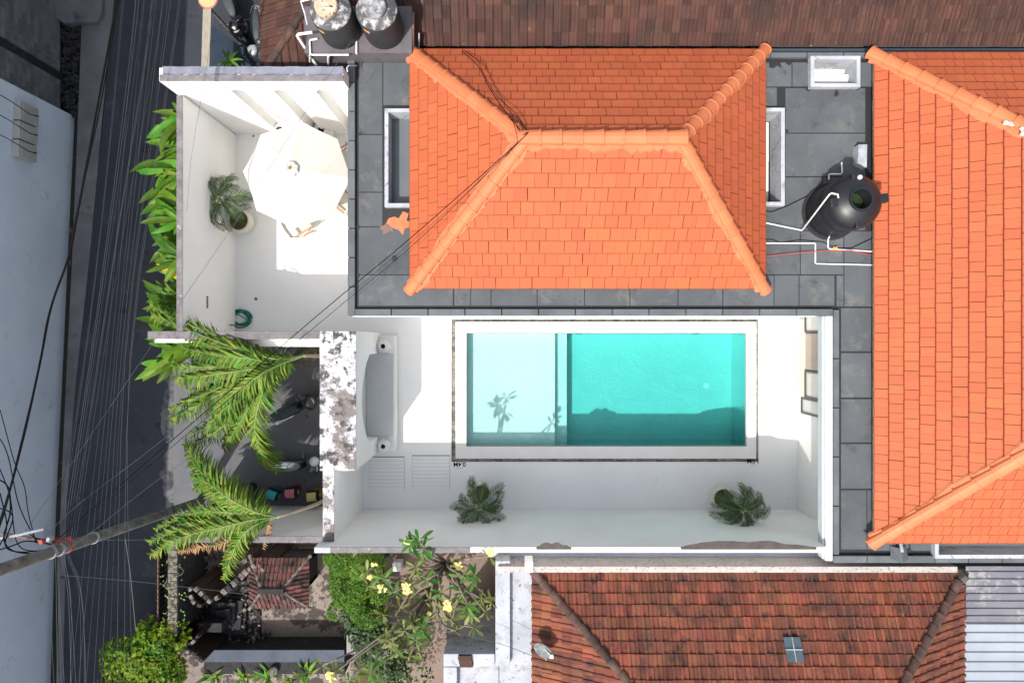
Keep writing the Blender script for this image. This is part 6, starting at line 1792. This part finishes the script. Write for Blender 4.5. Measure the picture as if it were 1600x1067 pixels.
wire([(-60, 960, 7.2), (0, 815, 7.2), (35, 690, 7.1), (62, 570, 7.0), (80, 480, 6.9), (108, 400, 6.8), (122, 330, 6.8), (150, 180, 6.9), (183, 0, 7.0), (215, -200, 7.1)], .022, M['wire'], 'thick twisted black cable curving along the pale wall towards the top of the street', name='overhead_cable', n=40)
wire([(-60, 962, 7.2), (0, 822, 7.22), (31, 700, 7.12), (60, 578, 7.02), (77, 488, 6.92), (105, 408, 6.8), (119, 338, 6.8), (154, 180, 6.9), (186, 0, 7.0), (218, -200, 7.1)], .014, M['wire'], 'thinner black cable twisted beside the thick cable along the pale wall', name='overhead_cable', n=40)
loops = [([(-20, 660, 7.2), (10, 705, 7.1), (30, 790, 6.9), (60, 850, 6.3)], .010), ([(-20, 690, 7.2), (14, 770, 7.1), (28, 850, 6.8), (70, 862, 6.3)], .010), ([(0, 640, 7.2), (22, 720, 7.0), (38, 760, 6.9), (44, 800, 6.7), (56, 848, 6.3)], .009),
         ([(-10, 745, 7.3), (12, 760, 7.2), (16, 800, 7.1), (6, 840, 7.0), (20, 860, 6.8), (60, 866, 6.3)], .014), ([(-10, 790, 7.3), (20, 806, 7.0), (8, 850, 6.9), (30, 862, 6.6), (78, 858, 6.2)], .012), ([(-5, 860, 7.0), (20, 852, 6.8), (42, 845, 6.6), (80, 850, 6.2)], .014),
         ([(0, 770, 7.2), (10, 825, 7.1), (-10, 868, 7.0)], .012), ([(20, 838, 6.9), (40, 832, 6.7), (60, 842, 6.4), (86, 845, 6.2)], .010)]
for i, (pts, r_) in enumerate(loops):
    wire(pts, r_, M['wire'], 'black service cable looping down to the top of the utility pole', 'service cables looping at the utility pole', name='service_cable')
ca = P(152, 822, 5.0); rr_ = [(ca.x + .105 * math.cos(a), ca.y + .105 * math.sin(a), 5.0 + .01 * math.sin(3 * a)) for a in [i * math.pi / 12 for i in range(49)]]
MB().tube(rr_, .008, 5).build('coiled_wire', M['wire'], label='small coil of spare black wire hanging over the street beside the pole', cat='wire')
# service lines from the pole to the villa roof
vr = P(812, 214, 6.36)
wire([pole(6.4) + Vector((.1, .2, 0)), P(470, 515, 6.1), P(645, 369, 6.1), vr + Vector((0, -.1, .06)), vr], .009, M['wire'], 'black service cable running from the pole across the terrace to the orange roof ridge', name='service_cable', n=40)
wire([pole(6.2) + Vector((.1, .2, 0)), P(505, 500, 5.8), P(655, 374, 5.95), vr + Vector((-.02, -.12, .03))], .006, M['wire'], 'thinner service cable just south of the main one reaching the orange roof ridge', name='service_cable', n=40)
wire([P(722, 80, 3.95), P(748, 105, 4.6), P(766, 140, 5.25), P(790, 175, 5.8), P(812, 204, 6.25), vr], .010, M['wire'], 'black cable lying on the north slope of the orange roof up to its ridge', name='roof_cable', n=30)
wire([P(726, 80, 3.95), P(746, 95, 4.35), P(754, 112, 4.75), P(776, 150, 5.4), P(806, 178, 5.9), P(824, 205, 6.2)], .007, M['wire'], 'second thinner cable on the north slope of the orange roof', name='roof_cable', n=30)
wire([P(817, 208, 6.3), P(813, 190, 6.1), P(800, 180, 5.95), P(806, 205, 6.3), P(808, 226, 6.2), P(790, 245, 6.05)], .007, M['wire'], 'small loop of cable at the western end of the orange roof ridge', name='roof_cable')
wire([(548, 66, 5.5), (430, 248, 5.2), (370, 345, 5.1), (280, 476, 5.0), (150, 668, 5.4), (40, 830, 6.2)], .0045, M['wiregrey'], 'single thin wire crossing diagonally over the parasol and the terrace')
wire([(338, -20, 5.5), (325, 90, 5.2), (300, 240, 5.0), (292, 330, 4.9)], .0035, M['wiregrey'], 'single thin wire dropping over the top left corner of the terrace')
wire([(318, 700, 5.2), (230, 762, 5.6), (150, 826, 6.0), (100, 862, 6.2)], .0045, M['wiregrey'], 'lower of the two thin wires fanning from the pole to the carport')
wire([(350, 610, 5.0), (230, 706, 5.6), (120, 790, 6.0), (60, 850, 6.3)], .005, M['wiregrey'], 'upper of the two thin wires fanning from the pole to the carport')
wire([(90, 898, 6.0), (190, 906, 5.2), (300, 918, 4.6), (390, 930, 4.0), (560, 965, 3.8), (665, 980, 3.7), (770, 1002, 3.6), (832, 1024, 3.5)], .0065, M['wiregrey'], 'thin grey wire crossing the shrine yard to the white annex roof')
wire([(196, 842, 6.2), (204, 900, 6.2), (212, 985, 6.2)], .010, M['wiregrey'], 'short straight pale wire over the street south of the pole')
wire([(130, 843, 5.2), (225, 843, 4.6), (330, 838, 4.2)], .006, M['wiregrey'], 'horizontal thin wire running east from the pole over the carport wall')
